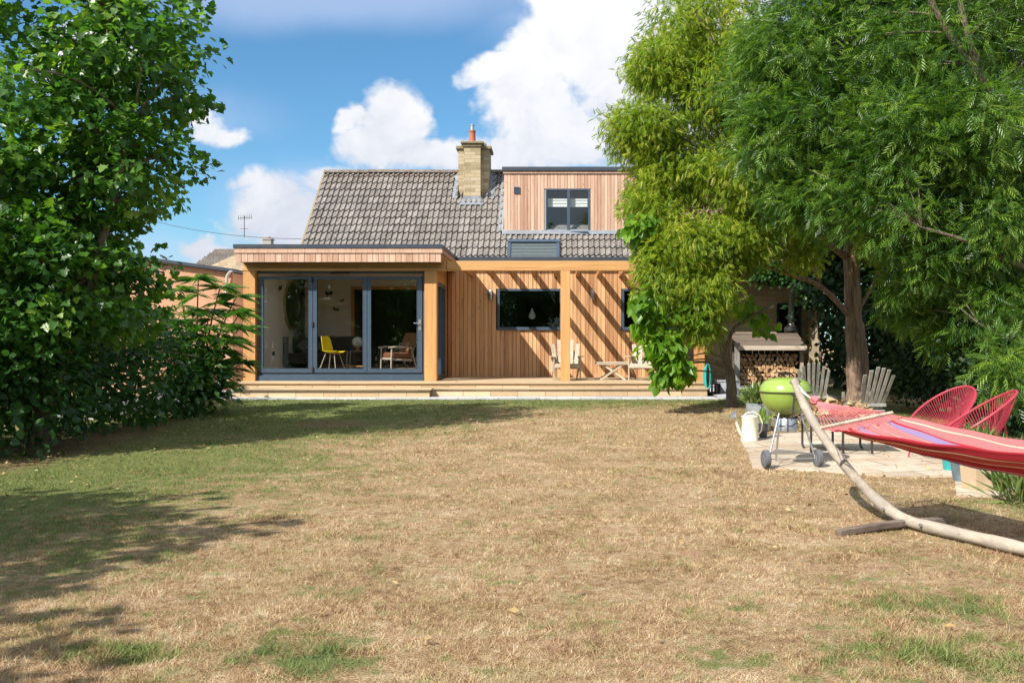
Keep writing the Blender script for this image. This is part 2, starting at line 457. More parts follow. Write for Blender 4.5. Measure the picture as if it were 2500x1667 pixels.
def lawn_colour(t, blade=False):
    p = t.pos()
    s = t.n('ShaderNodeSeparateXYZ', {0: p}); x, y = s.outputs[0], s.outputs[1]
    pf = t.comb(x, y)
    n1 = t.noise(pf, 0.55, 5, 0.62, 0.6); n2 = t.noise(pf, 3.2, 4, 0.65); n3 = t.noise(pf, 14.0, 3, 0.7); n5 = t.noise(pf, 9.0, 3, 0.6)
    def g(sx_, sy_, rx, ry, st):
        a = gpt(sx_, sy_); return (a[0], a[1], rx, ry, st)
    grn = blobs(t, x, y, [g(790, 1600, 0.50, 0.40, .85), g(635, 1590, 0.22, 0.34, .85), g(2240, 1485, 0.75, 0.50, .72), g(2290, 1600, 1.25, 0.6, .70),
                          g(300, 1600, 0.45, 0.22, 0.75), g(700, 1545, 0.16, 0.10, 0.75), g(1830, 1480, 0.2, 0.12, 0.55), g(1800, 1620, 0.6, 0.3, 0.55),
                          (-6.0, 10.5, 4.6, 7.5, 1.25), (-5.2, 18.0, 5.4, 7.5, 1.45), (-1.2, 21.2, 7.5, 4.2, 1.3), (3.4, 20.4, 2.6, 2.6, 1.0), (-4.2, 7.0, 2.4, 2.8, 0.6),
                          (5.6, 17.5, 3.2, 4.5, 1.0), (5.5, 23.0, 4.0, 3.5, 1.1), (4.3, 8.4, 0.9, 0.8, 0.7)])
    k1 = t.m('MULTIPLY', t.m('SUBTRACT', n1, 0.5), 3.0); k2 = t.m('MULTIPLY', t.m('SUBTRACT', n2, 0.5), 3.0); k5 = t.m('MULTIPLY', t.m('SUBTRACT', n5, 0.5), 3.0)
    n6 = t.noise(t.v('ADD', pf, (7.3, 2.1, 0)), 1.7, 4, 0.65); k6 = t.m('MULTIPLY', t.m('SUBTRACT', n6, 0.5), 3.0)
    a_ = t.attr('var') if blade else t.noise(pf, 55.0, 2, 0.6)
    gr = t.m('ADD', grn, t.m('ADD', t.m('MULTIPLY', k1, 0.34), t.m('ADD', t.m('MULTIPLY', k2, 0.60), t.m('MULTIPLY', k5, 0.74))))
    gr = t.m('ADD', gr, t.m('MULTIPLY', t.m('SUBTRACT', a_, 0.5), 0.45))
    gf = t.rng(gr, 0.16, 0.66, 0, 1)
    dv = t.m('ADD', t.m('ADD', t.m('MULTIPLY', k6, 0.34), t.m('MULTIPLY', k5, 0.30)), t.m('ADD', t.m('MULTIPLY', t.m('SUBTRACT', n3, 0.5), 1.5), t.m('MULTIPLY', t.m('SUBTRACT', a_, 0.5), 0.75)))
    dry = t.ramp(t.m('ADD', dv, 0.5), [(0.0, (0.20, 0.115, 0.06)), (0.25, (0.37, 0.24, 0.125)), (0.5, (0.555, 0.38, 0.215)), (0.75, (0.67, 0.51, 0.32)), (1.0, (0.82, 0.69, 0.49))])
    pink = t.rng(t.noise(t.v('ADD', pf, (1.3, 9.1, 0)), 2.6, 4, 0.65), 0.56, 0.68)
    dry = t.mix(t.m('MULTIPLY', pink, 0.65), dry, (0.57, 0.36, 0.24))
    olive = t.rng(t.noise(t.v('ADD', pf, (5.3, 4.1, 0)), 2.1, 4, 0.65), 0.50, 0.66)
    dry = t.mix(t.m('MULTIPLY', olive, 0.38), dry, (0.36, 0.30, 0.115))
    fresh = t.ramp(t.m('ADD', t.m('MULTIPLY', t.m('SUBTRACT', a_, 0.5), 0.8), t.m('ADD', t.m('MULTIPLY', k5, 0.2), 0.5)),
                   [(0.0, (0.075, 0.115, 0.028)), (0.5, (0.175, 0.225, 0.062)), (1.0, (0.40, 0.42, 0.16))])
    lush = blobs(t, x, y, [g(790, 1600, 0.40, 0.34, 1.0), g(635, 1590, 0.16, 0.24, 1.0), g(2240, 1485, 0.5, 0.3, 0.8), (-4, 20, 8, 4, 0.6)])
    fresh = t.mix(t.m('MULTIPLY', lush, 0.6, clamp=True), fresh, (0.11, 0.20, 0.065))
    c = t.mix(gf, dry, fresh)
    bare = blobs(t, x, y, [g(810, 1035, 1.1, 0.9, 1.0), g(960, 1058, 0.7, 0.5, 0.7), g(1780, 1160, 0.4, 0.9, 0.7), g(1765, 1030, 0.5, 0.8, 0.8), (-6.9, 13.0, 1.5, 6.0, 1.0)])
    bf = t.rng(t.m('ADD', bare, t.m('MULTIPLY', t.m('SUBTRACT', n2, 0.5), 0.8)), 0.3, 0.6)
    c = t.mix(t.m('MULTIPLY', bf, 0.45 if blade else 0.8), c, (0.30, 0.185, 0.11))
    return c, n3

m_, t = new_mat('dry_lawn')
c, n3 = lawn_colour(t)
pp = t.pos()
c = t.mix(t.rng(t.noise(pp, 90.0, 3, 0.7), 0.38, 0.62, 0.75, 0.0), c, (0.11, 0.075, 0.04))
out(t, prin(t, c, 1.0, 0.0, bump(t, t.noise(pp, 60.0, 4, 0.7), 0.8, 0.03), **{'Specular IOR Level': 0.15}))
M['lawn'] = m_
m_, t = new_mat('grass_blade')
c, _ = lawn_colour(t, True)
b_ = prin(t, c, 0.75, **{'Specular IOR Level': 0.2})
tr_ = t.n('ShaderNodeBsdfTranslucent', {'Color': c}).outputs[0]
out(t, t.n('ShaderNodeMixShader', {0: 0.3, 1: b_, 2: tr_}).outputs[0])
M['blade'] = m_

b = MB()
ys = [-90, -30, 0, 4, 8, 11, 14, 17, 20, 23, 27, 40, 90, 300]
for y0, y1 in zip(ys[:-1], ys[1:]):
    b.add([(-300, y0, zg(y0)), (300, y0, zg(y0)), (300, y1, zg(y1)), (-300, y1, zg(y1))], [(0, 1, 2, 3)])
tag(b.build('lawn', M['lawn'], fix=False), kind='structure')

rs = np.random.RandomState(5)
PATIO = [gpt(1838, 1146)[:2], gpt(2010, 1152)[:2], gpt(2180, 1165)[:2], gpt(2330, 1165)[:2], gpt(2335, 1212)[:2], gpt(2440, 1215)[:2], (5.2, 10.2), (6.4, 12.5), (5.6, 15.4), gpt(2050, 1052)[:2], gpt(1900, 1062)[:2], gpt(1806, 1074)[:2], gpt(1826, 1108)[:2]]
def in_patio(x, y):
    ins = np.zeros(len(x), bool); n = len(PATIO)
    for i in range(n):
        x0, y0 = PATIO[i]; x1, y1 = PATIO[(i + 1) % n]
        if y0 == y1: continue
        cnd = ((y0 > y) != (y1 > y)) & (x < (x1 - x0) * (y - y0) / (y1 - y0) + x0)
        ins ^= cnd
    return ins
def vnoise(x, y, s, seed):
    r = np.random.RandomState(seed).rand(64, 64)
    u = x * s; v = y * s; i = np.floor(u).astype(int); j = np.floor(v).astype(int); fu = u - i; fv = v - j
    fu = fu * fu * (3 - 2 * fu); fv = fv * fv * (3 - 2 * fv)
    g = lambda a, b_: r[a % 64, b_ % 64]
    return (g(i, j) * (1 - fu) + g(i + 1, j) * fu) * (1 - fv) + (g(i, j + 1) * (1 - fu) + g(i + 1, j + 1) * fu) * fv
LUSH = [(*gpt(790, 1600)[:2], .36, .28), (*gpt(635, 1590)[:2], .13, .2), (*gpt(2240, 1485)[:2], .5, .32), (*gpt(2290, 1600)[:2], .8, .32), (*gpt(300, 1600)[:2], .4, .2)]
def grass():
    px, py = [], []
    for y0, y1, dens in ((3.3, 5.5, 13000), (5.5, 8, 7000), (8, 11, 3400), (11, 15, 1700), (15, 21.0, 800)):
        w0 = 0.62 * y1 + 0.4
        n = int(dens * (y1 - y0) * (y1 * 1.1 + 0.6))
        y = rs.uniform(y0, y1, n); x = rs.uniform(-w0, w0 * 0.86, n)
        k = (x > -0.62 * y - 0.3) & (x < 0.52 * y + 0.3)
        px.append(x[k]); py.append(y[k])
    x = np.concatenate(px); y = np.concatenate(py)
    clump = vnoise(x, y, 9.0, 1) * 0.6 + vnoise(x, y, 2.3, 2) * 0.5
    keep = (rs.rand(len(x)) < np.clip(clump * 1.7 - 0.25, 0.12, 1)) & ~in_patio(x, y)
    x, y, clump = x[keep], y[keep], clump[keep]
    n = len(x)
    h = (0.009 + 0.021 * rs.rand(n) ** 2.0) * (0.6 + 0.7 * clump) * np.clip(1.0 + (y - 8) * 0.03, 1, 1.4)
    wd = (0.0014 + 0.0016 * rs.rand(n)) * np.clip(y / 5.5, 1, 4.5)
    tall = np.zeros(n)
    for gx_, gy_, rx_, ry_ in LUSH: tall = np.maximum(tall, np.clip(1.3 - np.hypot((x - gx_) / rx_, (y - gy_) / ry_), 0, 1))
    tall = np.maximum(tall, np.clip((vnoise(x, y, 3.1, 7) * .5 + vnoise(x, y, 7.0, 8) * .6 - .78) * 6, 0, .8))
    h *= 1 + .75 * tall; wd *= 1 + .4 * tall
    a = rs.uniform(0, 2 * np.pi, n); l = rs.uniform(0.2, 2.2, n) * h
    b_ = rs.uniform(0, 2 * np.pi, n)
    z = 0.0233 * np.clip(y - 11, 0, 16)
    V = np.zeros((n, 3, 3))
    V[:, 0] = np.stack([x - np.cos(b_) * wd, y - np.sin(b_) * wd, z - 0.003], 1)
    V[:, 1] = np.stack([x + np.cos(b_) * wd, y + np.sin(b_) * wd, z - 0.003], 1)
    V[:, 2] = np.stack([x + np.cos(a) * l, y + np.sin(a) * l, z + h], 1)
    T = np.arange(n * 3).reshape(n, 3)
    o = tri_mesh('grass', V.reshape(-1, 3), T, np.repeat(rs.rand(n), 3), M['blade'])
    tag(o, 'short dry grass of the mown lawn with greener tufts', 'grass', kind='stuff')
grass()

def leaf_litter():
    n = 420
    P = []
    for _ in range(n):
        q = random.random()
        if q < 0.45: x, y = random.uniform(-6.6, -4.6), random.uniform(8.5, 17)
        elif q < 0.8: x, y = random.uniform(1.4, 4.6), random.uniform(8, 15.5)
        else:
            y = random.uniform(4.5, 18); x = random.uniform(-0.55 * y, 0.45 * y)
        P.append((x, y, zg(y) + 0.03))
    P = np.array(P); n = len(P)
    A = np.c_[rs.normal(size=(n, 2)), rs.normal(size=n) * 0.25]
    N = np.c_[rs.normal(size=(n, 2)) * 0.35, np.ones(n)]
    mt = m_leaf('fallen_leaf', [(0.20, 0.10, 0.04), (0.42, 0.26, 0.10), (0.58, 0.45, 0.20)], 0.8, 0.1)
    o = scatter('fallen_leaves', mt, None, P, A, N, rs.uniform(0.03, 0.065, n), [(0, 0, 0), (.5, .3, .1), (1, 0, 0.05), (.5, -.3, .1)], [(0, 2, 1), (0, 3, 2)], rs.rand(n))
    tag(o, 'dry brown leaves lying loose on the lawn and patio', 'fallen leaves', kind='stuff')
random.seed(4)
leaf_litter()

# patio of old slabs, one sheet, with slab joints
m_, t = new_mat('patio_slabs')
p = t.pos()
s = t.n('ShaderNodeSeparateXYZ', {0: p})
rot = t.comb(t.m('ADD', t.m('MULTIPLY', s.outputs[0], 0.97), t.m('MULTIPLY', s.outputs[1], 0.22)), t.m('SUBTRACT', t.m('MULTIPLY', s.outputs[1], 0.97), t.m('MULTIPLY', s.outputs[0], 0.22)))
rot = t.v('ADD', rot, t.v('SCALE', t.noise(p, 2.0, 3, col=True), s=0.04))
br = t.n('ShaderNodeTexBrick', {'Vector': rot, 'Color1': (0, 0, 0, 1), 'Color2': (1, 1, 1, 1), 'Mortar': (.5, .5, .5, 1), 'Scale': 1.0, 'Mortar Size': 0.012, 'Brick Width': 0.62, 'Row Height': 0.47})
nn = t.noise(p, 5.0, 7, 0.7)
c = t.ramp(t.rng(t.m('ADD', t.m('MULTIPLY', br.outputs['Color'], 0.45), t.m('MULTIPLY', nn, 0.7)), 0.2, 0.9), [(0, (0.33, 0.25, 0.18)), (0.45, (0.50, 0.41, 0.31)), (1, (0.64, 0.56, 0.45))])
c = t.mix(t.m('MULTIPLY', t.rng(t.noise(p, 1.6, 5, 0.7), 0.5, 0.62), 0.6), c, (0.45, 0.30, 0.19))
c = t.mix(t.m('MULTIPLY', br.outputs['Fac'], t.rng(t.noise(p, 3.0, 4), .35, .6)), c, (0.20, 0.15, 0.09))
c = t.mix(t.m('MULTIPLY', t.rng(t.noise(p, 11.0, 6, 0.75), .5, .7), .55), c, (0.30, 0.23, 0.15))
out(t, prin(t, c, 0.9, 0.0, bump(t, t.m('SUBTRACT', nn, br.outputs['Fac']), 0.6, 0.012)))
M['patio'] = m_
b = MB()
pz = [(x_, y_, zg(y_) + 0.022) for x_, y_ in PATIO]
n_ = len(pz)
b.add(pz + [(q[0], q[1], q[2] - 0.06) for q in pz], [tuple(range(n_))] + [(k, (k + 1) % n_, (k + 1) % n_ + n_, k + n_) for k in range(n_)])
tag(b.build('patio', M['patio']), kind='structure')

M['path'] = m_stone('grey_paving', [(0.36, 0.37, 0.40), (0.48, 0.48, 0.50), (0.58, 0.57, 0.56)], 0.9, 0.6, (0.2, 0.2, 0.2), 'xy')
b = MB()
def slab(x0, x1, y0, y1, h): b.add([(x0, y0, zg(y0) + h), (x1, y0, zg(y0) + h), (x1, y1, zg(y1) + h), (x0, y1, zg(y1) + h), (x0, y0, zg(y0) - .1), (x1, y0, zg(y0) - .1)], [(0, 1, 2, 3), (0, 4, 5, 1)])
slab(-7.9, 3.55, 20.75, 21.32, 0.03)
slab(-9.2, -7.25, 21.3, 27, 0.034)
slab(-9.5, -7.9, 16.5, 21.3, 0.03)
slab(3.55, 6.2, 20.9, 25.9, 0.05)
tag(b.build('path', M['path'], fix=False), kind='structure')

# ------------------------------------------------------------------ the house
house = thing('house', 'timber clad house with grey tiled roof, glazed extension and oak terrace', 'house', (0, 21.7, 0.25))
bpy.context.view_layer.update()
HM = Matrix.Translation((0, -21.7, -0.25))
def hb(mb, name, mat, label=None, parent=None, **kw):
    """house part built in world coordinates, kept under the house empty"""
    if parent is None or parent is house:
        mb.V = [(v[0], v[1] - 21.7, v[2] - 0.25) for v in mb.V]; par = house
    else:
        mb.V = [(v[0], v[1] - 21.7, v[2] - 0.25) for v in mb.V]; par = parent
    o = mb.build(name, mat, par, **kw)
    if label: o['label'] = label
    return o

YF, YB = 21.7, 24.5
XL, XR, XE = X(593, YF), X(1066, YF), 3.40
DECK = Z(930, YF)
random.seed(11)

def boards(x0, x1, y, z0, z1, pitch=0.095, th=0.022, holes=(), axis='x'):
    """front boards and the dark batten sheet behind; holes = (x0,x1,z0,z1)"""
    bf, bb = MB(), MB()
    n = max(1, round((x1 - x0) / pitch)); pw = (x1 - x0) / n
    for i in range(n):
        a = x0 + i * pw + 0.0045; e = x0 + (i + 1) * pw - 0.0045
        segs = [(z0, z1)]
        for hx0, hx1, hz0, hz1 in holes:
            if e > hx0 + 0.01 and a < hx1 - 0.01:
                if a < hx0 or e > hx1:
                    pass
                segs = [s_ for q in segs for s_ in ((q[0], min(q[1], hz0)), (max(q[0], hz1), q[1])) if s_[1] - s_[0] > 0.01]
        v = random.random(); dy = random.uniform(0, 0.004)
        for s0, s1 in segs:
            if axis == 'x': bf.box(a, e, y - th - dy, y, s0, s1, v)
            else: bf.box(y, y + th + dy, a, e, s0, s1, v)
    return bf

# --- floors and deck
b = MB()
for i in range(24):
    y0 = 21.50 + i * 0.125
    if y0 > 24.45: break
    b.box(-2.80 if y0 > 21.9 else XL - 0.03, XE, y0 + 0.003, y0 + 0.121, DECK - 0.03, DECK, random.random())
b.box(XL - 0.03, XE + 0.005, 21.465, 21.5, DECK - 0.055, DECK + 0.002, 0.6)
hb(b, 'deck', M['deck'], bevel=0.004)
zt = DECK - 0.14
b = MB()
b.box(XL - 0.04, X(1056, 21.2), 21.02, 21.48, zt - 0.035, zt, 0.7)
b.box(X(1056, 21.2) + 0.006, XE + 0.02, 21.30, 21.48, zt - 0.035, zt, 0.5)
hb(b, 'step_tread', M['deck'], bevel=0.006)
b = MB()
b.box(XL - 0.0, XE - 0.02, 21.50, 21.55, zt, DECK - 0.03)
b.box(XL - 0.02, X(1050, 21.2), 21.08, 21.30, 0.1, zt - 0.035)
b.box(X(1050, 21.2) + .004, XE, 21.34, 21.46, 0.1, zt - 0.035)
b.box(XE - 0.03, XE, 21.56, 24.5, 0.1, DECK - 0.035)
b.box(XL, XL + 0.03, 21.56, 24.5, 0.1, DECK - 0.035)
hb(b, 'riser', M['riser'])

# --- oak frame
b = MB()
b.box(XL, X(623, YF), YF, YF + 0.26, DECK, Z(661, YF), 0.35)
hb(b, 'post', M['oak_post'], 'left oak corner post of the glazed extension', bevel=0.008)
b = MB(); b.box(X(1036, YF), XR, YF, YF + 0.26, DECK, Z(661, YF), 0.6)
hb(b, 'post', M['oak_post'], 'knotty oak post between the folding doors and the terrace', bevel=0.008)
b = MB(); b.box(X(1368.5, YF), X(1392, YF), YF, YF + 0.22, DECK, Z(661, YF), 0.75)
hb(b, 'post', M['oak_post'], 'middle oak post of the terrace', bevel=0.008)
b = MB(); b.box(X(1697, YF), X(1721, YF), YF, YF + 0.22, DECK, Z(661, YF), 0.1)
hb(b, 'post', M['oak_post'], 'right end oak post of the terrace beside the catalpa', bevel=0.008)
zb = Z(661, YF)
b = MB(); b.box(X(1091, YF), XE, YF - 0.004, YF + 0.20, zb + .002, Z(637, YF), 0.7)
hb(b, 'beam', M['oak'], 'oak beam along the front of the terrace', bevel=0.008)
b = MB(); b.box(XL, X(1090, YF), YF + 0.03, YF + 0.25, zb + 0.06, 3.44, 0.4)
hb(b, 'beam', M['oak'], 'oak beam over the folding doors in the eave shadow')
b = MB(); b.box(XL - 0.012, X(1090, YF), YF - 0.012, YF + 0.25, zb + 0.002, zb + 0.058, 0.6)
hb(b, 'door_head_trim', M['oak'])
jt, jb = Z(637, YF) - 0.01, Z(676, YB)
for i, sxj in enumerate([1148, 1197, 1248, 1300, 1352, 1405, 1456, 1510, 1562, 1614, 1664]):
    xj = X(sxj, YB)
    b = MB(); b.box(xj, xj + 0.085, YF + 0.2, YB, jb, jt, random.random())
    hb(b, 'joist', M['oak_joist'])

# --- extension roof and fascia
YO = 21.35
xo0, xo1 = X(577, YO), X(1077, YO)
b = boards(xo0, xo1, YO, Z(640, YO), Z(618, YO), 0.13)
hb(b, 'fascia', M['clad_pale'], 'short boarded fascia of the extension')
b = MB()
b.box(X(573, YO), X(1080, YO), YO - 0.045, YO + 0.02, Z(618, YO), Z(607, YO), 0.5)
b.box(X(1080, YO) - 0.03, X(1080, YO), YO + 0.02, 24.9, Z(618, YO), Z(607, YO), 0.3)
hb(b, 'fascia_trim', M['clad_pale'])
b = MB()
b.box(X(571, YO), X(1081, YO), YO - 0.06, YO + 0.0, Z(606.5, YO), Z(597, YO))
b.box(X(1081, YO) - 0.04, X(1081, YO), YO, 25.2, Z(606.5, YO), Z(597, YO))
b.box(X(571, YO), X(571, YO) + 0.04, YO, 25.2, Z(606.5, YO), Z(597, YO))
hb(b, 'roof_edging', M['edging'], 'dark metal edging of the extension flat roof')
b = MB()
zr0, zr1 = Z(640, YO) + 0.01, Z(600, YO)
LIGHT_HOLE = (-6.5, -4.1, 22.35, 23.75)        # unseen opening added to let daylight into the room
b.box(xo0 + 0.03, LIGHT_HOLE[0], YO + 0.002, 25.3, zr0, zr1); b.box(LIGHT_HOLE[1], xo1 - 0.03, YO + 0.002, 25.3, zr0, zr1); b.box(LIGHT_HOLE[0], LIGHT_HOLE[1], YO + 0.002, LIGHT_HOLE[2], zr0, zr1); b.box(LIGHT_HOLE[0], LIGHT_HOLE[1], LIGHT_HOLE[3], 25.3, zr0, zr1)
hb(b, 'flat_roof', M['edging'])
b = boards(YO + 0.0, 24.4, xo1 - 0.03, Z(640, YO), Z(618, YO), 0.13, axis='y')
hb(b, 'side_fascia', M['clad'])

# --- extension walls, room behind the folding doors
ix0, ix1, iy1, iz0, iz1 = XL + 0.1, XR - 0.22, 26.4, 0.80, 3.24
dx0 = X(862, iy1); DTOP = 3.0
b = MB()
b.box(ix0 - 0.1, ix0, 21.96, 26.5, 0.3, 3.40)                       # left wall
b.box(ix0, dx0, iy1, iy1 + 0.1, 0.3, 3.4)                          # back wall left of the opening
b.box(dx0, ix1 + 0.3, iy1, iy1 + 0.1, DTOP, 3.4)            # over the opening
b.box(ix1, ix1 + 0.12, 24.6, 26.4, 0.3, 3.4)                       # right wall behind the side door
hb(b, 'interior_wall', M['plaster'])
b = MB(); b.box(ix0, ix1, 21.97, 31.5, 0.35, iz0)
hb(b, 'interior_floor', M['floor'])
b = MB(); b.box(ix0, LIGHT_HOLE[0], 21.97, iy1, iz1 + 0.02, iz1 + 0.066); b.box(LIGHT_HOLE[1], ix1, 21.97, iy1, iz1 + 0.02, iz1 + 0.066); b.box(LIGHT_HOLE[0], LIGHT_HOLE[1], 21.97, LIGHT_HOLE[2], iz1 + .02, iz1 + .066); b.box(LIGHT_HOLE[0], LIGHT_HOLE[1], LIGHT_HOLE[3], iy1, iz1 + .02, iz1 + .066)
hb(b, 'ceiling', M['plaster'])
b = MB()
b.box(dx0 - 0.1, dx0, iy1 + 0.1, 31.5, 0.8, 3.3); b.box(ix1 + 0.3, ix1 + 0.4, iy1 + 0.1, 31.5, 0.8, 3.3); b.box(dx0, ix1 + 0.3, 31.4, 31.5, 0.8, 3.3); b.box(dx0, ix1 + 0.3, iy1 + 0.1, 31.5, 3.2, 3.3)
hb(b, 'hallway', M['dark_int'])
b = MB()
b.box(dx0 - 0.05, dx0 + 0.02, iy1 - 0.02, iy1 + 0.12, 0.8, DTOP + 0.06); b.box(dx0 + .02, ix1 + .2, iy1 - 0.02, iy1 + 0.12, DTOP - 0.02, DTOP + 0.06)
hb(b, 'door_frame', M['oak_post'])
ys_ = -ix0 * F / (VX - 667)
b = MB(); b.box(ix0, ix0 + .012, ys_ - .08, ys_ + .08, Z(868, ys_), Z(858, ys_))
hb(b, 'socket', M['black'])

def lattice(b, x0, x1, z0, z1, y0, y1, st, mull=()):
    b.box(x0, x1, y0, y1, z1 - st, z1); b.box(x0, x1, y0, y1, z0, z0 + st)
    b.box(x0, x0 + st, y0, y1, z0 + st, z1 - st); b.box(x1 - st, x1, y0, y1, z0 + st, z1 - st)

# --- folding doors
YD = 21.84
door = MB()
ox0, ox1, oz0, oz1 = X(624, YD), X(1036, YD), Z(919, YD), Z(662, YD)
lattice(door, ox0 - 0.03, ox1 + 0.02, oz0, oz1, YD, YD + 0.1, 0.055)
door.box(ox0 - 0.05, ox1, YD - 0.06, YD - 0.002, oz0 - 0.02, oz0 + 0.018)
door.box(XL + 0.02, ox1, YD - 0.06, YD + 0.2, DECK, oz0 - 0.022)
bifold = hb(door, 'folding_door', M['frame'], bevel=0.003)
pan = [(632, 763.5), (764.5, 896), (897, 1031)]
gls = [(642, 754), (773, 887), (905, 1019)]
for (a, e), (g0, g1) in zip(pan, gls):
    b = MB(); y0, y1 = YD + 0.012, YD + 0.08
    pz0, pz1 = Z(910, YD), Z(675, YD); gz0, gz1 = Z(900.5, YD), Z(682, YD)
    A, E, G0, G1 = X(a, YD), X(e, YD), X(g0, YD), X(g1, YD)
    y0 -= 0.03
    b.box(A, G0, y0, y1, pz0, pz1); b.box(G1, E, y0, y1, pz0, pz1); b.box(G0, G1, y0, y1, gz1, pz1); b.box(G0, G1, y0, y1, pz0, gz0)
    b.box(G0, G0 + .012, y0 - .006, y0, gz0, gz1); b.box(G1 - .012, G1, y0 - .006, y0, gz0, gz1); b.box(G0 + .012, G1 - .012, y0 - .006, y0, gz0, gz0 + .012)
    hb(b, 'door_leaf', M['frame'], parent=bifold, bevel=0.003)
    b = MB(); b.box(G0 - 0.01, G1 + 0.01, YD + 0.04, YD + 0.046, gz0 - 0.01, gz1 + 0.01)
    hb(b, 'pane', M['glass'], parent=bifold)
for syh in (684, 792, 901):
    b = MB(); b.box(X(762, YD), X(766, YD), YD - 0.045, YD - 0.018, Z(syh + 6, YD), Z(syh - 6, YD)); hb(b, 'hinge', M['black'], parent=bifold)
b = MB()
b.box(X(1022, YD), X(1029, YD), YD - 0.03, YD - 0.018, Z(806, YD), Z(780, YD))
b.tube([(X(1025.5, YD), YD - 0.02, Z(789, YD)), (X(1025.5, YD), YD - 0.07, Z(789, YD)), (X(1011, YD), YD - 0.07, Z(789, YD))], 0.012, 8)
hb(b, 'handle', M['alu'], parent=bifold, smooth=True)
b = MB(); b.box(X(808, YD), X(855, YD), YD - 0.025, YD - 0.002, Z(669, YD), Z(665, YD)); hb(b, 'trickle_vent', M['black'], parent=bifold)

# --- kitchen wall along the terrace
kx0, kx1 = X(1093, YB), XE - 0.05
W1 = (X(1214.5, YB), X(1372, YB), Z(804, YB), Z(705, YB))
W2 = (X(1518, YB), X(1672, YB), Z(804, YB), Z(705, YB))
b = boards(kx0, kx1, YB, DECK, 3.60, 0.105, holes=[W1, W2])
hb(b, 'cladding', M['clad'], 'honey coloured vertical boards of the terrace wall')
def solid_wall(b, x0, x1, y0, y1, z0, z1, holes):
    xs = sorted(holes)
    cx = x0
    for hx0, hx1, hz0, hz1 in xs:
        b.box(cx, hx0, y0, y1, z0, z1); b.box(hx0, hx1, y0, y1, z0, hz0); b.box(hx0, hx1, y0, y1, hz1, z1); cx = hx1
    b.box(cx, x1, y0, y1, z0, z1)
b = MB(); solid_wall(b, kx0, kx1, YB + 0.002, YB + 0.12, 0.2, 3.6, [W1, W2])
b.box(kx1 - 0.1, kx1, YB + 0.12, 26.3, 0.2, 3.6)
hb(b, 'kitchen_wall', M['clad_gap'])
b = boards(YB, 26.3, kx1, DECK - 0.3, 3.60, 0.105, axis='y'); hb(b, 'side_cladding', M['clad'])
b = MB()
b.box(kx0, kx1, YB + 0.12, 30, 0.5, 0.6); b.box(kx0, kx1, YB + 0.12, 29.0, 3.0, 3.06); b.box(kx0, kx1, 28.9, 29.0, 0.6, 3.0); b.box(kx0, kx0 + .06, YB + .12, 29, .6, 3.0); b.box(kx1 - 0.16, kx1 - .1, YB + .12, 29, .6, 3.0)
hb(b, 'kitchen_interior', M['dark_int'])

def casement(W, y, st=0.05, mull=None, label=None, cill=True, depth=0.08):
    x0, x1, z0, z1 = W
    b = MB(); lattice(b, x0, x1, z0, z1, y - 0.03, y + depth, st)
    if mull: b.box(mull - 0.04, mull + 0.04, y - 0.028, y + depth - 0.002, z0 + st, z1 - st)
    if cill: b.box(x0 - 0.02, x1 + 0.02, y - 0.075, y - 0.032, z0 - 0.02, z0 + 0.022)
    fr = hb(b, 'window', M['frame'], label, bevel=0.003)
    b = MB()
    if mull:
        b.box(x0 + st - .005, mull - 0.035, y + 0.02, y + 0.026, z0 + st - .005, z1 - st + .005); hb(b, 'pane', M['glass'], parent=fr)
        b = MB(); b.box(mull + 0.035, x1 - st + .005, y + 0.02, y + 0.026, z0 + st - .005, z1 - st + .005); hb(b, 'pane', M['glass'], parent=fr)
    else:
        b.box(x0 + st - .005, x1 - st + .005, y + 0.02, y + 0.026, z0 + st - .005, z1 - st + .005); hb(b, 'pane', M['glass'], parent=fr)
    return fr
casement(W1, YB, 0.06, label='kitchen window partly behind the middle oak post')
casement(W2, YB, 0.06, label='second kitchen window behind the hanging foliage')
# worktop seen inside the kitchen window
b = MB(); b.box(kx0 + 0.1, kx1 - 0.2, YB + 0.14, YB + 0.72, 1.42, 1.47); hb(b, 'worktop', M['white'])

# wall lamps
for sxl, lab in ((1199, 'steel wall lamp left of the kitchen window'), (1446, 'steel wall lamp between the two kitchen windows')):
    x = X(sxl, YB); z = Z(720, YB)
    b = MB(); b.box(x - 0.035, x + 0.035, YB - 0.05, YB - 0.024, z - 0.1, z + 0.1)
    lamp = hb(b, 'wall_lamp', M['steel'], lab)
    b = MB(); b.lathe([(0.05, -0.13), (0.055, -0.11), (0.055, 0.09), (0.045, 0.12)], (x, YB - 0.115, z), 16); hb(b, 'lamp_body', M['steel'], parent=lamp, smooth=True)
    b = MB()
    for k in range(6):
        a = k * math.pi / 3 + .3
        b.tube([(x + .06 * math.cos(a), YB - .115 + .06 * math.sin(a), z - .12), (x + .06 * math.cos(a), YB - .115 + .06 * math.sin(a), z + .08)], 0.005, 5)
    hb(b, 'lamp_cage', M['dark_metal'], parent=lamp)

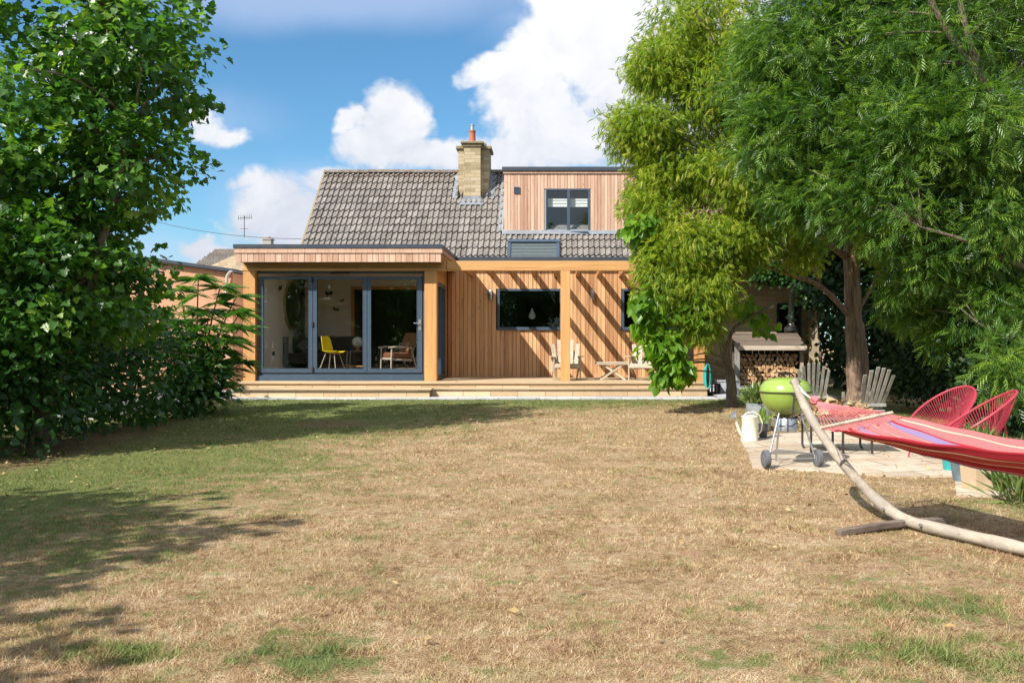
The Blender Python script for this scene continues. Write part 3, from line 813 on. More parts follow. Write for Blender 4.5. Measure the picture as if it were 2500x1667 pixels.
# --- side return of the extension with its glazed door
xs = XR - 0.09
b = MB()
b.box(xs - 0.12, xs, YF + 0.26, 22.25, DECK, zb); b.box(xs - 0.12, xs, 24.05, YB, DECK, zb); b.box(xs - 0.12, xs, 22.25, 24.05, 2.95, zb); b.box(xs - 0.14, xs + 0.004, YF + .26, YB - 0.03, zb + .002, 3.42)
hb(b, 'side_wall', M['oak_post'])
b = MB()
b.box(xs - 0.09, xs + 0.02, 22.26, 22.36, DECK, 2.94); b.box(xs - 0.09, xs + 0.02, 23.94, 24.04, DECK, 2.94); b.box(xs - 0.09, xs + .02, 22.36, 23.94, 2.84, 2.94); b.box(xs - .09, xs + .02, 22.36, 23.94, DECK, DECK + 0.12)
b.box(xs - 0.09, xs + 0.015, 23.1, 23.2, DECK + .12, 2.84)
sd = hb(b, 'side_door', M['frame'])
b = MB(); b.box(xs - 0.04, xs - 0.034, 22.34, 23.96, DECK + 0.1, 2.86); hb(b, 'pane', M['glass'], parent=sd)

# --- kitchen flat roof and its edging
b = MB(); b.box(X(1080, YO) + 0.02, XE + 0.1, 24.28, 25.25, 3.56, 3.665); hb(b, 'flat_roof', M['edging'])
b = MB()
b.box(X(1081, YO) + .003, XE + 0.14, 24.22, 24.275, Z(637, 24.25), Z(627.5, 24.25)); b.box(XE + 0.10, XE + 0.14, 24.28, 25.25, Z(637, 24.25), Z(627.5, 24.25))
hb(b, 'roof_edging', M['edging'], 'dark metal edging of the terrace flat roof')

# --- tiled roof
RY, RZ, PITCH = 25.7, 4.225, 0.963
def rz(y): return RZ + PITCH * (y - RY)
RX0, RX1 = X(741, 25.7), 7.2
RIDGE_Y = 28.12
DX0, DX1, DY = X(1230.5, 26.0), 6.0, 26.0
m_, t = new_mat('lichen_concrete_tile')
p = t.obj(); va = t.attr('var')
n1 = t.noise(p, 26.0, 6, 0.75); n2 = t.noise(p, 5.0, 4, 0.6); n4 = t.noise(p, 38.0, 4, 0.7)
f = t.m('ADD', t.m('MULTIPLY', n1, 0.6), t.m('ADD', t.m('MULTIPLY', n2, 0.3), t.m('MULTIPLY', va, 0.13)))
c = t.ramp(t.rng(f, 0.30, 0.85), [(0, (0.065, 0.055, 0.05)), (0.4, (0.17, 0.15, 0.135)), (0.7, (0.285, 0.26, 0.24)), (1.0, (0.50, 0.47, 0.44))])
c = t.mix(t.rng(n4, 0.57, 0.66, 0, 0.85), c, (0.68, 0.66, 0.61))
s = t.n('ShaderNodeSeparateXYZ', {0: p})
moss = t.m('MULTIPLY', t.rng(s.outputs[2], 5.75, 6.25), t.rng(t.noise(p, 9.0, 5, 0.7), 0.45, 0.6))
c = t.mix(t.m('MULTIPLY', moss, 0.7), c, (0.13, 0.07, 0.035))
out(t, prin(t, c, 0.95, 0.0, bump(t, n1, 0.7, 0.012)))
M['tile'] = m_
def tiles():
    nrm = Vector((0, -PITCH, 1)).normalized(); dn = Vector((0, 1, PITCH)).normalized()
    L0 = (25.0 - RY) * math.hypot(1, PITCH); L1 = (RIDGE_Y - RY) * math.hypot(1, PITCH)
    gauge = 0.342; rows = int(math.ceil((L1 - L0) / gauge))
    prof = [(0.0, 0.0), (0.055, 0.0), (0.075, 0.012), (0.095, 0.040), (0.12, 0.046), (0.135, 0.040), (0.148, 0.012)]
    wd = 0.1495; ncol = int((RX1 - RX0) / wd)
    rr = random.Random(3)
    b = MB()
    base = Vector((0, RY, RZ))
    for r in range(rows):
        s0 = L0 + r * gauge; s1 = min(s0 + gauge + 0.07, L1 + 0.03)
        off = 0.0
        for cidx in range(ncol):
            if cidx % 2 == 0: var = rr.random(); dz = rr.uniform(-0.006, 0.008); ds = rr.uniform(-0.012, 0.012); tl = rr.uniform(-.004, .004)
            x0 = RX0 + cidx * wd
            yc = RY + (s0 + gauge) / math.hypot(1, PITCH)
            if x0 + wd > DX0 - 0.02 and x0 < DX1 and yc > DY + 0.12: continue
            vs = []; fs = []
            pr = prof + [(wd, 0.0)]
            k = len(pr)
            for (px, ph) in pr: vs.append(base + dn * (s0 + ds) + nrm * (0.046 + ph + dz + tl) + Vector((x0 + px, 0, 0)))
            for (px, ph) in pr: vs.append(base + dn * s1 + nrm * (0.0 + ph * 0.9) + Vector((x0 + px, 0, 0)))
            for (px, ph) in pr: vs.append(base + dn * (s0 + ds) + nrm * (-0.01) + Vector((x0 + px, 0, 0)))
            for j in range(k - 1):
                fs.append((j, j + 1, k + j + 1, k + j)); fs.append((2 * k + j, 2 * k + j + 1, j + 1, j))
            b.add(vs, fs, var)
    # rear slope and underlay
    b.add([(RX0, RIDGE_Y, rz(RIDGE_Y)), (RX1, RIDGE_Y, rz(RIDGE_Y)), (RX1, 32.0, rz(RIDGE_Y) - 3.4), (RX0, 32.0, rz(RIDGE_Y) - 3.4)], [(0, 1, 2, 3)])
    b.add([(RX0, 24.95, rz(24.95) - .03), (DX0 + .05, 24.95, rz(24.95) - .03), (DX0 + .05, RIDGE_Y, rz(RIDGE_Y) - .03), (RX0, RIDGE_Y, rz(RIDGE_Y) - .03)], [(0, 1, 2, 3)])
    b.add([(DX0 + .05, 24.95, rz(24.95) - .03), (RX1, 24.95, rz(24.95) - .03), (RX1, 26.3, rz(26.3) - .03), (DX0 + .05, 26.3, rz(26.3) - .03)], [(0, 1, 2, 3)])
    return hb(b, 'roof', M['tile'], 'grey lichened concrete tile roof', fix=False)
roof = tiles()
b = MB()
x = RX0 - 0.02
rr = random.Random(8)
while x < DX0 + 0.3:
    z = rz(RIDGE_Y) + 0.015 + rr.uniform(-.006, .008)
    pr = [(0.13 * math.cos(a), 0.105 * math.sin(a)) for a in [math.pi * k / 7 for k in range(8)]]
    b.prism([(RIDGE_Y + q[0], z + q[1] - 0.02) for q in pr], 'x', x, x + 0.44, rr.random())
    x += 0.447
hb(b, 'ridge_tile', M['tile'], parent=roof)
b = MB()
b.add([(RX0 + .0, 24.98, rz(24.98) + .045), (RX0 + .0, RIDGE_Y, rz(RIDGE_Y) + .045), (RX0, RIDGE_Y, rz(RIDGE_Y) - .06), (RX0, 24.98, rz(24.98) - .06),
       (RX0 - .05, 24.98, rz(24.98) + .045), (RX0 - .05, RIDGE_Y, rz(RIDGE_Y) + .045), (RX0 - .05, RIDGE_Y, rz(RIDGE_Y) - .06), (RX0 - .05, 24.98, rz(24.98) - .06)],
      [(0, 1, 2, 3), (4, 7, 6, 5), (0, 4, 5, 1), (3, 2, 6, 7), (0, 3, 7, 4)])
hb(b, 'verge', M['chim_cap'], parent=roof)
# lead strip below the dormer, beside its cheek
b = MB()
yl = 25.86
b.add([(DX0 - 0.05, yl, rz(yl) + 0.09), (DX1, yl, rz(yl) + 0.09), (DX1, 26.0, rz(26.0) + 0.10), (DX0 - 0.05, 26.0, rz(26.0) + 0.10)], [(0, 1, 2, 3)])
b.add([(DX0 - 0.02, 25.95, rz(25.95) + 0.10), (DX0 - 0.02, 28.0, rz(28.0) + 0.10), (DX0 - 0.17, 28.0, rz(28.0) + 0.075), (DX0 - 0.17, 25.95, rz(25.95) + 0.075)], [(0, 1, 2, 3)])
hb(b, 'flashing', M['lead'], parent=roof, fix=False)

# gable and side walls of the old house
b = MB()
gx0, gx1 = RX0 + 0.12, RX1 - 0.12
b.prism([(25.4, 0.1), (31.0, 0.1), (31.0, 3.75), (RIDGE_Y, rz(RIDGE_Y) - 0.12), (25.4, rz(25.4) - 0.12)], 'x', gx0, gx0 + 0.1)
b.prism([(25.4, 0.1), (31.0, 0.1), (31.0, 3.75), (RIDGE_Y, rz(RIDGE_Y) - 0.12), (25.4, rz(25.4) - 0.12)], 'x', gx1 - 0.1, gx1)
SW = (X(1896, 26.3), X(1958, 26.3), Z(822, 26.3), Z(740, 26.3))
solid_wall(b, XE - 0.05, gx1 - .1, 26.3, 26.42, 0.1, 4.6, [SW])
b.box(gx0 + .1, gx1 - .1, 31.6, 31.7, 0.1, 3.7)
hb(b, 'stone_wall', M['stone'], 'cream stone wall of the older part of the house')
casement(SW, 26.36, 0.06, label='small window in the stone wall behind the log store')
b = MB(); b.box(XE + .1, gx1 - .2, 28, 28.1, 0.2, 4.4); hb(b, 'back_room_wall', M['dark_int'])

# --- dormer
zdt = Z(409, DY)
DW1 = (X(1331.5, DY), X(1440, DY), Z(572, DY), Z(461, DY))
DW2 = (X(1776, DY), X(1884, DY), Z(572, DY), Z(461, DY))
b = boards(DX0, DX1, DY, Z(568, DY), Z(425, DY), 0.092, holes=[DW1, DW2])
dormer = hb(b, 'dormer', M['clad_pale'], 'flat roofed dormer clad in pale weathered boards')
b = MB(); solid_wall(b, DX0 + .01, DX1 - .01, DY + 0.002, DY + 0.12, Z(572, DY), Z(421, DY), [DW1, DW2])
b.box(DX0 + .01, DX0 + .1, DY + .12, 28.6, 4.4, Z(421, DY)); b.box(DX1 - .1, DX1 - .01, DY + .12, 28.6, 4.4, Z(421, DY))
b.box(DX0 + .1, DX1 - .1, 28.5, 28.6, 4.4, Z(421, DY)); b.box(DX0 + .1, DX1 - .1, DY + .12, 28.5, 4.3, 4.4)
hb(b, 'dormer_wall', M['plaster'], parent=dormer)
b = MB(); b.box(DX0 - 0.02, DX1, DY - 0.06, DY + 0.01, Z(424.5, DY), Z(418.5, DY), 0.6); hb(b, 'dormer_trim', M['clad_pale'], parent=dormer)
b = MB(); b.box(DX0 - 0.05, DX1 + 0.05, DY - 0.1, DY - 0.03, Z(418, DY), zdt); b.box(DX0 - 0.04, DX1 + .04, DY - 0.028, 28.7, Z(419, DY), zdt - 0.01); hb(b, 'dormer_roof', M['edging'], parent=dormer)
b = MB(); b.box(DX0 - 0.03, DX1, DY - 0.05, DY - 0.001, Z(572.5, DY), Z(568.5, DY)); hb(b, 'dormer_sill', M['edging'], parent=dormer)
b = MB()
vx, vz = X(1262, DY), Z(465, DY)
lattice(b, vx - .08, vx + .08, vz - .085, vz + .085, DY - 0.06, DY - 0.026, 0.012)
for k in range(4): b.box(vx - .068, vx + .068, DY - 0.055, DY - 0.028, vz - .068 + k * .037, vz - .045 + k * .037)
hb(b, 'vent_grille', M['frame'], parent=dormer)
fr = casement(DW1, DY, 0.045, X(1388, DY), 'dormer window with two casements')
b = MB()
ox = X(1388, DY) + 0.04; e = DW1[1] - 0.05
b.bar((ox, DY - 0.05, DW1[2] + 0.05), (e, DY - 0.14, DW1[2] + 0.05), 0.04, 0.05); hb(b, 'open_casement_rail', M['frame'], parent=fr)
casement(DW2, DY, 0.045, X(1830, DY), 'second dormer window hidden by the trees')
b = MB()
for k in range(5):
    z = DW1[3] - 0.30 - k * 0.045
    b.box(DW1[0] + .06, DW1[1] - 0.06, DY + 0.14 + 0.012 * (k % 2), DY + 0.20, z, z + 0.05)
hb(b, 'roller_blind', M['white'], parent=fr)

# --- rooflight with shutter
nrm = Vector((0, -PITCH, 1)).normalized(); dn = Vector((0, 1, PITCH)).normalized()
b = MB()
ytop, ybot = 25.66, 24.95
def onroof(x, y, h): return Vector((x, y, rz(y))) + nrm * h
sk0, sk1 = X(1240, 25.5), X(1366, 25.5)
def rbox(b, x0, x1, y0, y1, h0, h1):
    vs = [onroof(x, y, h) for h in (h0, h1) for y in (y0, y1) for x in (x0, x1)]
    b.add(vs, [(0, 2, 3, 1), (4, 5, 7, 6), (0, 1, 5, 4), (2, 6, 7, 3), (0, 4, 6, 2), (1, 3, 7, 5)])
rbox(b, sk0, sk0 + .08, ybot, ytop - .08, 0, 0.13); rbox(b, sk1 - .08, sk1, ybot, ytop - .08, 0, 0.13); rbox(b, sk0 - .01, sk1 + .01, ytop - .08, ytop, 0, 0.15)
sky_l = hb(b, 'rooflight', M['frame'], 'roof window with a closed slatted shutter')
b = MB()
k = 0
y = ybot
while y < ytop - 0.1:
    rbox(b, sk0 + .08, sk1 - .08, y, y + 0.048, 0.0, 0.095 + 0.008 * (k % 2)); y += 0.05; k += 1
hb(b, 'shutter', m_plain('shutter_slats', (0.10, 0.125, 0.13), 0.5, 0.2), parent=sky_l)

# --- chimney
cx0, cx1, cyf = X(1132.5, 27.05), X(1173, 27.05), 27.05
wx0, wx1 = X(1119, 27.3), X(1194, 27.3)
ct = Z(352, cyf)
b = MB()
b.box(cx0, cx1, cyf, 27.32, 4.9, ct); b.box(wx0, wx1, 27.3, 28.15, 5.2, ct - 0.05)
chim = hb(b, 'chimney', M['chim'], 'cream stone chimney stack')
b = MB()
b.box(cx0 - 0.09, cx1 + 0.09, cyf - 0.09, 27.45, ct + .002, ct + 0.075); b.box(wx0 - 0.07, wx1 + 0.07, 27.24, 28.2, ct - 0.10, ct - 0.002)
b.box(cx0 - 0.04, cx1 + 0.04, cyf - 0.04, 27.4, ct - 0.08, ct)
hb(b, 'chimney_cap', M['chim_cap'], parent=chim, bevel=0.02)
px = X(1153, 27.25)
b = MB(); b.lathe([(0.105, 0), (0.11, 0.04), (0.10, 0.06), (0.088, 0.3), (0.10, 0.31), (0.10, 0.35), (0.08, 0.36)], (px, 27.25, ct + 0.075), 20); hb(b, 'chimney_pot', M['terracotta'], 'red clay chimney pot with a dark cowl', parent=chim, smooth=True)
b = MB(); b.lathe([(0.062, 0), (0.062, 0.13), (0.075, 0.135), (0.075, 0.15), (0.062, 0.155), (0.062, 0.17)], (px, 27.25, ct + 0.435), 16); hb(b, 'cowl', M['alu'], parent=chim, smooth=True)
b = MB(); b.lathe([(0.13, 0), (0.14, 0.05), (0.10, 0.20), (0.11, 0.24), (0.09, 0.25)], (X(1138, 27.85), 27.85, ct + 0.0), 18); hb(b, 'chimney_pot', M['buff'], 'pale squat chimney pot', parent=chim, smooth=True)
b = MB(); b.lathe([(0.12, 0), (0.13, 0.05), (0.09, 0.16), (0.05, 0.2)], (X(1180, 27.8), 27.8, ct + 0.0), 18); hb(b, 'chimney_pot', M['chim_cap'], 'mossy stub of a chimney pot', parent=chim, smooth=True)
b = MB()
zf = rz(cyf)
b.box(cx0 - 0.02, cx1 + 0.02, cyf - 0.014, cyf - 0.002, zf - 0.05, zf + 0.17)
b.add([(cx0 - 0.12, cyf - 0.2, rz(cyf - 0.2) + .09), (cx1 + 0.1, cyf - 0.2, rz(cyf - .2) + .09), (cx1 + 0.06, cyf - .01, rz(cyf - .01) + 0.10), (cx0 - 0.06, cyf - .01, rz(cyf - .01) + 0.10)], [(0, 1, 2, 3)])
for xa, sgn in ((wx0, -1), (wx1, 1)):
    for k in range(5):
        y0 = 27.08 + k * 0.2
        b.add([(xa + sgn * 0.004, y0, rz(y0) + .1), (xa + sgn * .004, y0 + .24, rz(y0 + .24) + .1), (xa + sgn * (.17 + .03 * (k % 2)), y0 + .24, rz(y0 + .24) + .075), (xa + sgn * (.15 - .02 * k), y0, rz(y0) + .075)], [(0, 1, 2, 3)])
        b.add([(xa + sgn * 0.006, y0, rz(y0) + .05), (xa + sgn * .006, y0 + .22, rz(y0 + .22) + .05), (xa + sgn * .006, y0 + .22, rz(y0) + .36), (xa + sgn * .006, y0, rz(y0) + .30)], [(0, 1, 2, 3)])
hb(b, 'chimney_flashing', M['lead'], parent=chim, fix=False)
# ------------------------------------------------------------------ things in the rooms
random.seed(21)
def part(mb, name, mat, root, **kw): return mb.build(name, mat, root, **kw)

WB = 26.4
def oval(b, cx, cz, rx, rz_, y, th, n=40, inner=None):
    vs = []; fs = []
    for k in range(n):
        a = 2 * math.pi * k / n
        for s_, yy_ in ((1, y), (1, y - th), (inner, y - th), (inner, y)):
            vs.append((cx + rx * s_ * math.cos(a), yy_, cz + rz_ * s_ * math.sin(a)))
    for k in range(n):
        j = (k + 1) % n
        for q in range(4): fs.append((k * 4 + q, j * 4 + q, j * 4 + (q + 1) % 4, k * 4 + (q + 1) % 4))
    b.add(vs, fs)
LW = ix0                                   # left wall of the room
def dleft(sx_): return -LW * F / (VX - sx_)
md_ = dleft(711)
mir = thing('wall_mirror', 'large round mirror with a dark rim on the wall behind the left glass door', 'mirror', (LW + .002, md_, Z(747, md_)), R(90))
b = MB(); oval(b, 0, 0, 0.74, 0.66, 0, 0.05, inner=0.90); part(b, 'mirror_frame', m_plain('dark_gilt', (0.42, 0.33, 0.20), 0.4, 0.4), mir, smooth=True)
m_, t = new_mat('mirror_glass'); out(t, prin(t, (0.75, 0.76, 0.72), 0.22, 1.0)); M['mirror'] = m_
b = MB(); b.prism([(0.67 * math.cos(a), 0.598 * math.sin(a)) for a in [2 * math.pi * k / 40 for k in range(40)]], 'y', -0.03, -0.018); part(b, 'mirror_glass', M['mirror'], mir)
for i, (sxm, sym, lab) in enumerate([(681, 704, 'dark butterfly ornament left of the round mirror'), (736, 716, 'dark butterfly ornament just right of the round mirror'), (749, 722, 'dark butterfly ornament behind the stile of the left glass door'),
                                     (804, 716, 'largest dark butterfly ornament high on the wall above the yellow chair'), (836, 733, 'small dark butterfly ornament nearest the hall opening'), (821, 755, 'lowest dark butterfly ornament on the wall over the yellow chair')]):
    b = MB(); s_ = 0.07
    for sg in (-1, 1):
        b.add([(0, 0, -.01), (sg * s_, -.03, s_ * .8), (sg * s_ * 1.1, -.03, 0.01), (sg * s_ * .7, -.02, -s_ * .7)], [(0, 1, 2, 3)])
        b.add([(0, -.006, -.01), (sg * s_, -.036, s_ * .8), (sg * s_ * 1.1, -.036, 0.01), (sg * s_ * .7, -.026, -s_ * .7)], [(3, 2, 1, 0)])
    b.box(-.006, .006, -.02, 0, -s_ * .6, s_ * .6)
    o = b.build('butterfly_ornament', M['black'], fix=False)
    if i < 2: dd_ = dleft(sxm); o.location = (LW + .004, dd_, Z(sym, dd_)); o.rotation_euler = (0, random.uniform(-.5, .5), R(90))
    else: o.location = (X(sxm, WB), WB - 0.003, Z(sym, WB)); o.rotation_euler = (0, random.uniform(-.5, .5), 0)
    o.scale = (1.35 if i in (0, 3) else 0.75 if i == 4 else 1.1,) * 3
    tag(o, lab, 'wall ornament', 'butterfly ornaments on the room wall')

# radiator, sofa
rx = X(700, 25.6)
rad = thing('radiator', 'tall dark grey column radiator beside the sofa', 'radiator', (LW + .06, dleft(693), 0.8), R(90))
b = MB()
for k in range(5): b.tube([(-.12 + k * .06, 0, .08), (-.12 + k * .06, 0, 0.82)], 0.026, 8)
part(b, 'column', m_plain('grey_radiator', (0.13, 0.14, 0.15), .5), rad, smooth=True)
for zz in (.05, .80): b = MB(); b.box(-.16, .16, -.03, .03, zz, zz + .04); part(b, 'header', m_plain('grey_radiator_header', (0.12, 0.13, 0.14), .5), rad)
for xx in (-.13, .10): b = MB(); b.box(xx, xx + .03, -.02, .02, 0, .05); part(b, 'foot', M['black'], rad)
sofa = thing('sofa', 'dark brown sofa with cushions standing behind the yellow chair', 'sofa', (X(755, 25.2), 25.2, 0.8))
ms = m_plain('brown_sofa_fabric', (0.055, 0.04, 0.035), 0.9, 0, .2, 20)
b = MB(); b.box(-.55, 1.25, -.42, .35, .12, .42); part(b, 'seat', ms, sofa, bevel=.05)
b = MB(); b.box(-.55, 1.25, .18, .42, .42, .86); part(b, 'backrest', ms, sofa, bevel=.08)
for sgn in (-.62, 1.22):
    b = MB(); b.box(sgn - .1, sgn + .1, -.43, .4, .1, .64); part(b, 'arm', ms, sofa, bevel=.06)
for xx in (-.6, 1.2):
    for yy_ in (-.35, .35): b = MB(); b.box(xx - .03, xx + .03, yy_ - .03, yy_ + .03, 0, .12); part(b, 'leg', M['oak_post'], sofa)
cz = m_plain('patterned_cushion', (0.16, 0.14, 0.12), .9, 0, .8, 22)
for k, xx in enumerate((-.15, .35)):
    b = MB(); b.lathe([(0.02, -.07), (0.16, -.055), (.21, 0), (.16, .055), (.02, .07)], (0, 0, 0), 4)
    o = b.build('cushion', cz, smooth=True); o.location = (X(755, 25.2) + xx, 25.25, 0.8 + .60); o.rotation_euler = (R(72), R(45 * 0), R(4)); tag(o, ['patterned cushion at the left end of the dark sofa', 'patterned cushion in the middle of the dark sofa'][k], 'cushion', 'cushions on the sofa')

# yellow shell chair, side view, facing right
yc = thing('shell_chair', 'bright yellow moulded shell chair on splayed wooden legs', 'chair', (X(812, 22.75), 22.75, 0.80), R(72))
my = m_plain('yellow_shell', (0.78, 0.60, 0.015), 0.4, 0, .04)
def shell(b):
    prof = [(-.24, .44), (-.20, .425), (-.08, .42), (.06, .425), (.15, .45), (.20, .52), (.225, .62), (.25, .74), (.28, .83), (.30, .845)]   # y (front negative), z
    wid = [.20, .23, .235, .235, .23, .225, .215, .20, .16, .10]
    n = 9; vs = []
    for off in (0, .012):
        for (y, z), w_ in zip(prof, wid):
            for k in range(n):
                u = -1 + 2 * k / (n - 1)
                lift = 0.07 * abs(u) ** 2.4
                vs.append((u * w_, y - lift * (0.9 if z > .5 else 0), z + lift * (0.7 if z <= .5 else .1) + off * (1 if z < .5 else 0)))
                if z >= .5: vs[-1] = (vs[-1][0], vs[-1][1] - off, vs[-1][2])
    fs = []; m = len(prof)
    for o in (0, m * n):
        for i in range(m - 1):
            for k in range(n - 1): a = o + i * n + k; fs.append((a, a + 1, a + n + 1, a + n))
    for i in range(m - 1):
        for k in (0, n - 1): a = i * n + k; fs.append((a, a + n, a + n + m * n, a + m * n))
    for i in (0, m - 1):
        for k in range(n - 1): a = i * n + k; fs.append((a, a + 1, a + 1 + m * n, a + m * n))
    b.add(vs, fs)
b = MB(); shell(b); part(b, 'seat_shell', my, yc, smooth=True)
for xx, yy_ in ((-.2, -.2), (.2, -.2), (-.2, .22), (.2, .22)):
    b = MB(); b.tube([(xx * .55, yy_ * .55, .42), (xx * 1.1, yy_ * 1.1, 0)], [.013, .010], 8); part(b, 'leg', M['pale_wood'], yc, smooth=True)
b = MB(); b.tube([(-.12, -.11, .33), (.12, .12, .33)], .005, 6); b.tube([(.12, -.11, .33), (-.12, .12, .33)], .005, 6); part(b, 'brace', M['dark_metal'], yc)

# side table with a globe lamp
tb = thing('side_table', 'small side table with thin metal legs behind the folding doors', 'table', (X(875, 23.2), 23.2, 0.80))
b = MB(); b.box(-.27, .27, -.2, .2, .46, .485); part(b, 'tabletop', M['brown_wood_x'], tb, bevel=.004)
b = MB(); b.box(-.24, .24, -.17, .17, .10, .12); part(b, 'shelf', M['oak'], tb)
for xx in (-.24, .24):
    for yy_ in (-.17, .17):
        b = MB(); b.tube([(xx, yy_, .46), (xx * 1.05, yy_ * 1.05, 0)], .009, 6); part(b, 'leg', M['alu'], tb)
gl = thing('globe_lamp', 'round crackled glass globe lamp standing on the side table', 'lamp', (X(873, 23.2), 23.2, 1.286))
b = MB(); b.lathe([(.075, 0), (.075, .015), (.03, .03), (.035, .08)], n=18); part(b, 'base', m_plain('copper_base', (.55, .25, .14), .3, .8), gl, smooth=True)
m_, t = new_mat('crackled_glass'); p_ = t.obj(); vo = t.n('ShaderNodeTexVoronoi', {'Vector': p_, 'Scale': 34.0}, feature='DISTANCE_TO_EDGE').outputs['Distance']
out(t, prin(t, t.mix(t.rng(vo, 0.0, 0.12), (0.75, .78, .74), (.22, .24, .22)), 0.15)); M['crackle'] = m_
b = MB(); b.lathe([(.03, .075), (.09, .10), (.135, .17), (.14, .22), (.115, .29), (.06, .335), (.01, .345)], n=24); part(b, 'globe', M['crackle'], gl, smooth=True)

# wooden armchair with brown cushions
ac = thing('lounge_armchair', 'teak framed armchair with rust brown cushions behind the right glass door', 'armchair', (X(972, 23.0), 23.0, 0.80), R(-58))
mw = M['pale_wood']
for sg in (-1, 1):
    b = MB(); b.tube([(sg * .33, -.32, 0), (sg * .33, -.30, .56)], [.016, .02], 8); part(b, 'leg', mw, ac, smooth=True)
    b = MB(); b.tube([(sg * .31, .36, 0), (sg * .31, .22, .50)], [.015, .02], 8); part(b, 'leg', mw, ac, smooth=True)
    b = MB(); b.tube([(sg * .33, -.38, .565), (sg * .35, -.15, .585), (sg * .34, .1, .57), (sg * .31, .27, .53)], [.02, .028, .024, .018], 8); part(b, 'armrest', mw, ac, smooth=True)
b = MB(); b.bar((-.31, -.28, .30), (.31, -.28, .30), .03, .05); b.bar((-.31, .22, .26), (.31, .22, .26), .03, .05); b.bar((-.3, -.28, .29), (-.3, .24, .26), .03, .05); b.bar((.3, -.28, .29), (.3, .24, .26), .03, .05)
for k in range(7): b.bar((-.27 + k * .09, .22, .28), (-.27 + k * .09, .42, .86), .02, .012, (0, -1, .3))
b.bar((-.3, .42, .87), (.3, .42, .87), .03, .05)
part(b, 'frame', mw, ac)
mc = m_plain('rust_leather', (0.24, 0.085, 0.04), .6, 0, .25, 14, .2)
b = MB(); b.box(-.28, .28, -.30, .24, .32, .45); part(b, 'seat_cushion', mc, ac, bevel=.04)
b = MB(); b.bar((0, .17, .45), (0, .35, .92), .54, .12, (0, -1, .3)); part(b, 'back_cushion', mc, ac, bevel=.04)

# kitchen window things
pl = thing('pendant_lamp', 'white drop shaped pendant lamp seen in the kitchen window', 'lamp', (X(1299, 25.3), 25.3, 2.2))
b = MB(); b.lathe([(.012, .22), (.03, .16), (.09, .03), (.095, -.02), (.06, -.07), (.0, -.08)], n=20); part(b, 'lamp_shade', M['white'], pl, smooth=True)
b = MB(); b.tube([(0, 0, .22), (0, 0, .80)], .004, 6); part(b, 'flex', M['black'], pl)
tp = thing('kitchen_tap', 'slim steel tap standing behind the kitchen window', 'tap', (X(1294, 24.85), 24.85, 1.47))
b = MB(); b.tube([(0, 0, 0), (0, 0, .24), (0.02, 0, .30), (.07, 0, .32), (.12, 0, .29), (.13, 0, .24)], .014, 8); part(b, 'spout', M['steel'], tp, smooth=True)
b = MB(); b.lathe([(.03, 0), (.03, .02), (.018, .03)], n=14); part(b, 'base', M['steel'], tp, smooth=True)
o = MB().lathe([(.03, 0), (.033, .01), (.033, .09), (.012, .12), (.012, .16)], n=14).build('soap_bottle', M['buff'], smooth=True); o.location = (X(1249, 24.85), 24.85, 1.472); tag(o, 'small pale soap bottle at the left of the kitchen sill', 'bottle')
bw = MB().lathe([(.05, 0), (.10, .04), (.13, .08), (.12, .08), (.09, .045), (.04, .01)], n=20).build('fruit_bowl', M['white'], smooth=True); bw.location = (X(1352, 24.85), 24.85, 1.472); tag(bw, 'white bowl at the right of the kitchen sill', 'bowl')
for k, (dx, dy, dz) in enumerate([(-.045, 0, .075), (.045, .01, .075), (0, -.03, .11)]):
    o = MB().lathe([(.005, -.042), (.03, -.03), (.042, 0), (.03, .03), (.005, .042)], n=14).build('orange', m_plain('orange_peel', (.75, .28, .04), .5), smooth=True)
    o.location = (X(1352, 24.85) + dx, 24.85 + dy, 1.472 + dz); tag(o, ['left orange in the white bowl on the kitchen sill', 'right orange in the white bowl on the kitchen sill', 'topmost orange in the white bowl on the kitchen sill'][k], 'orange', 'oranges in the bowl')

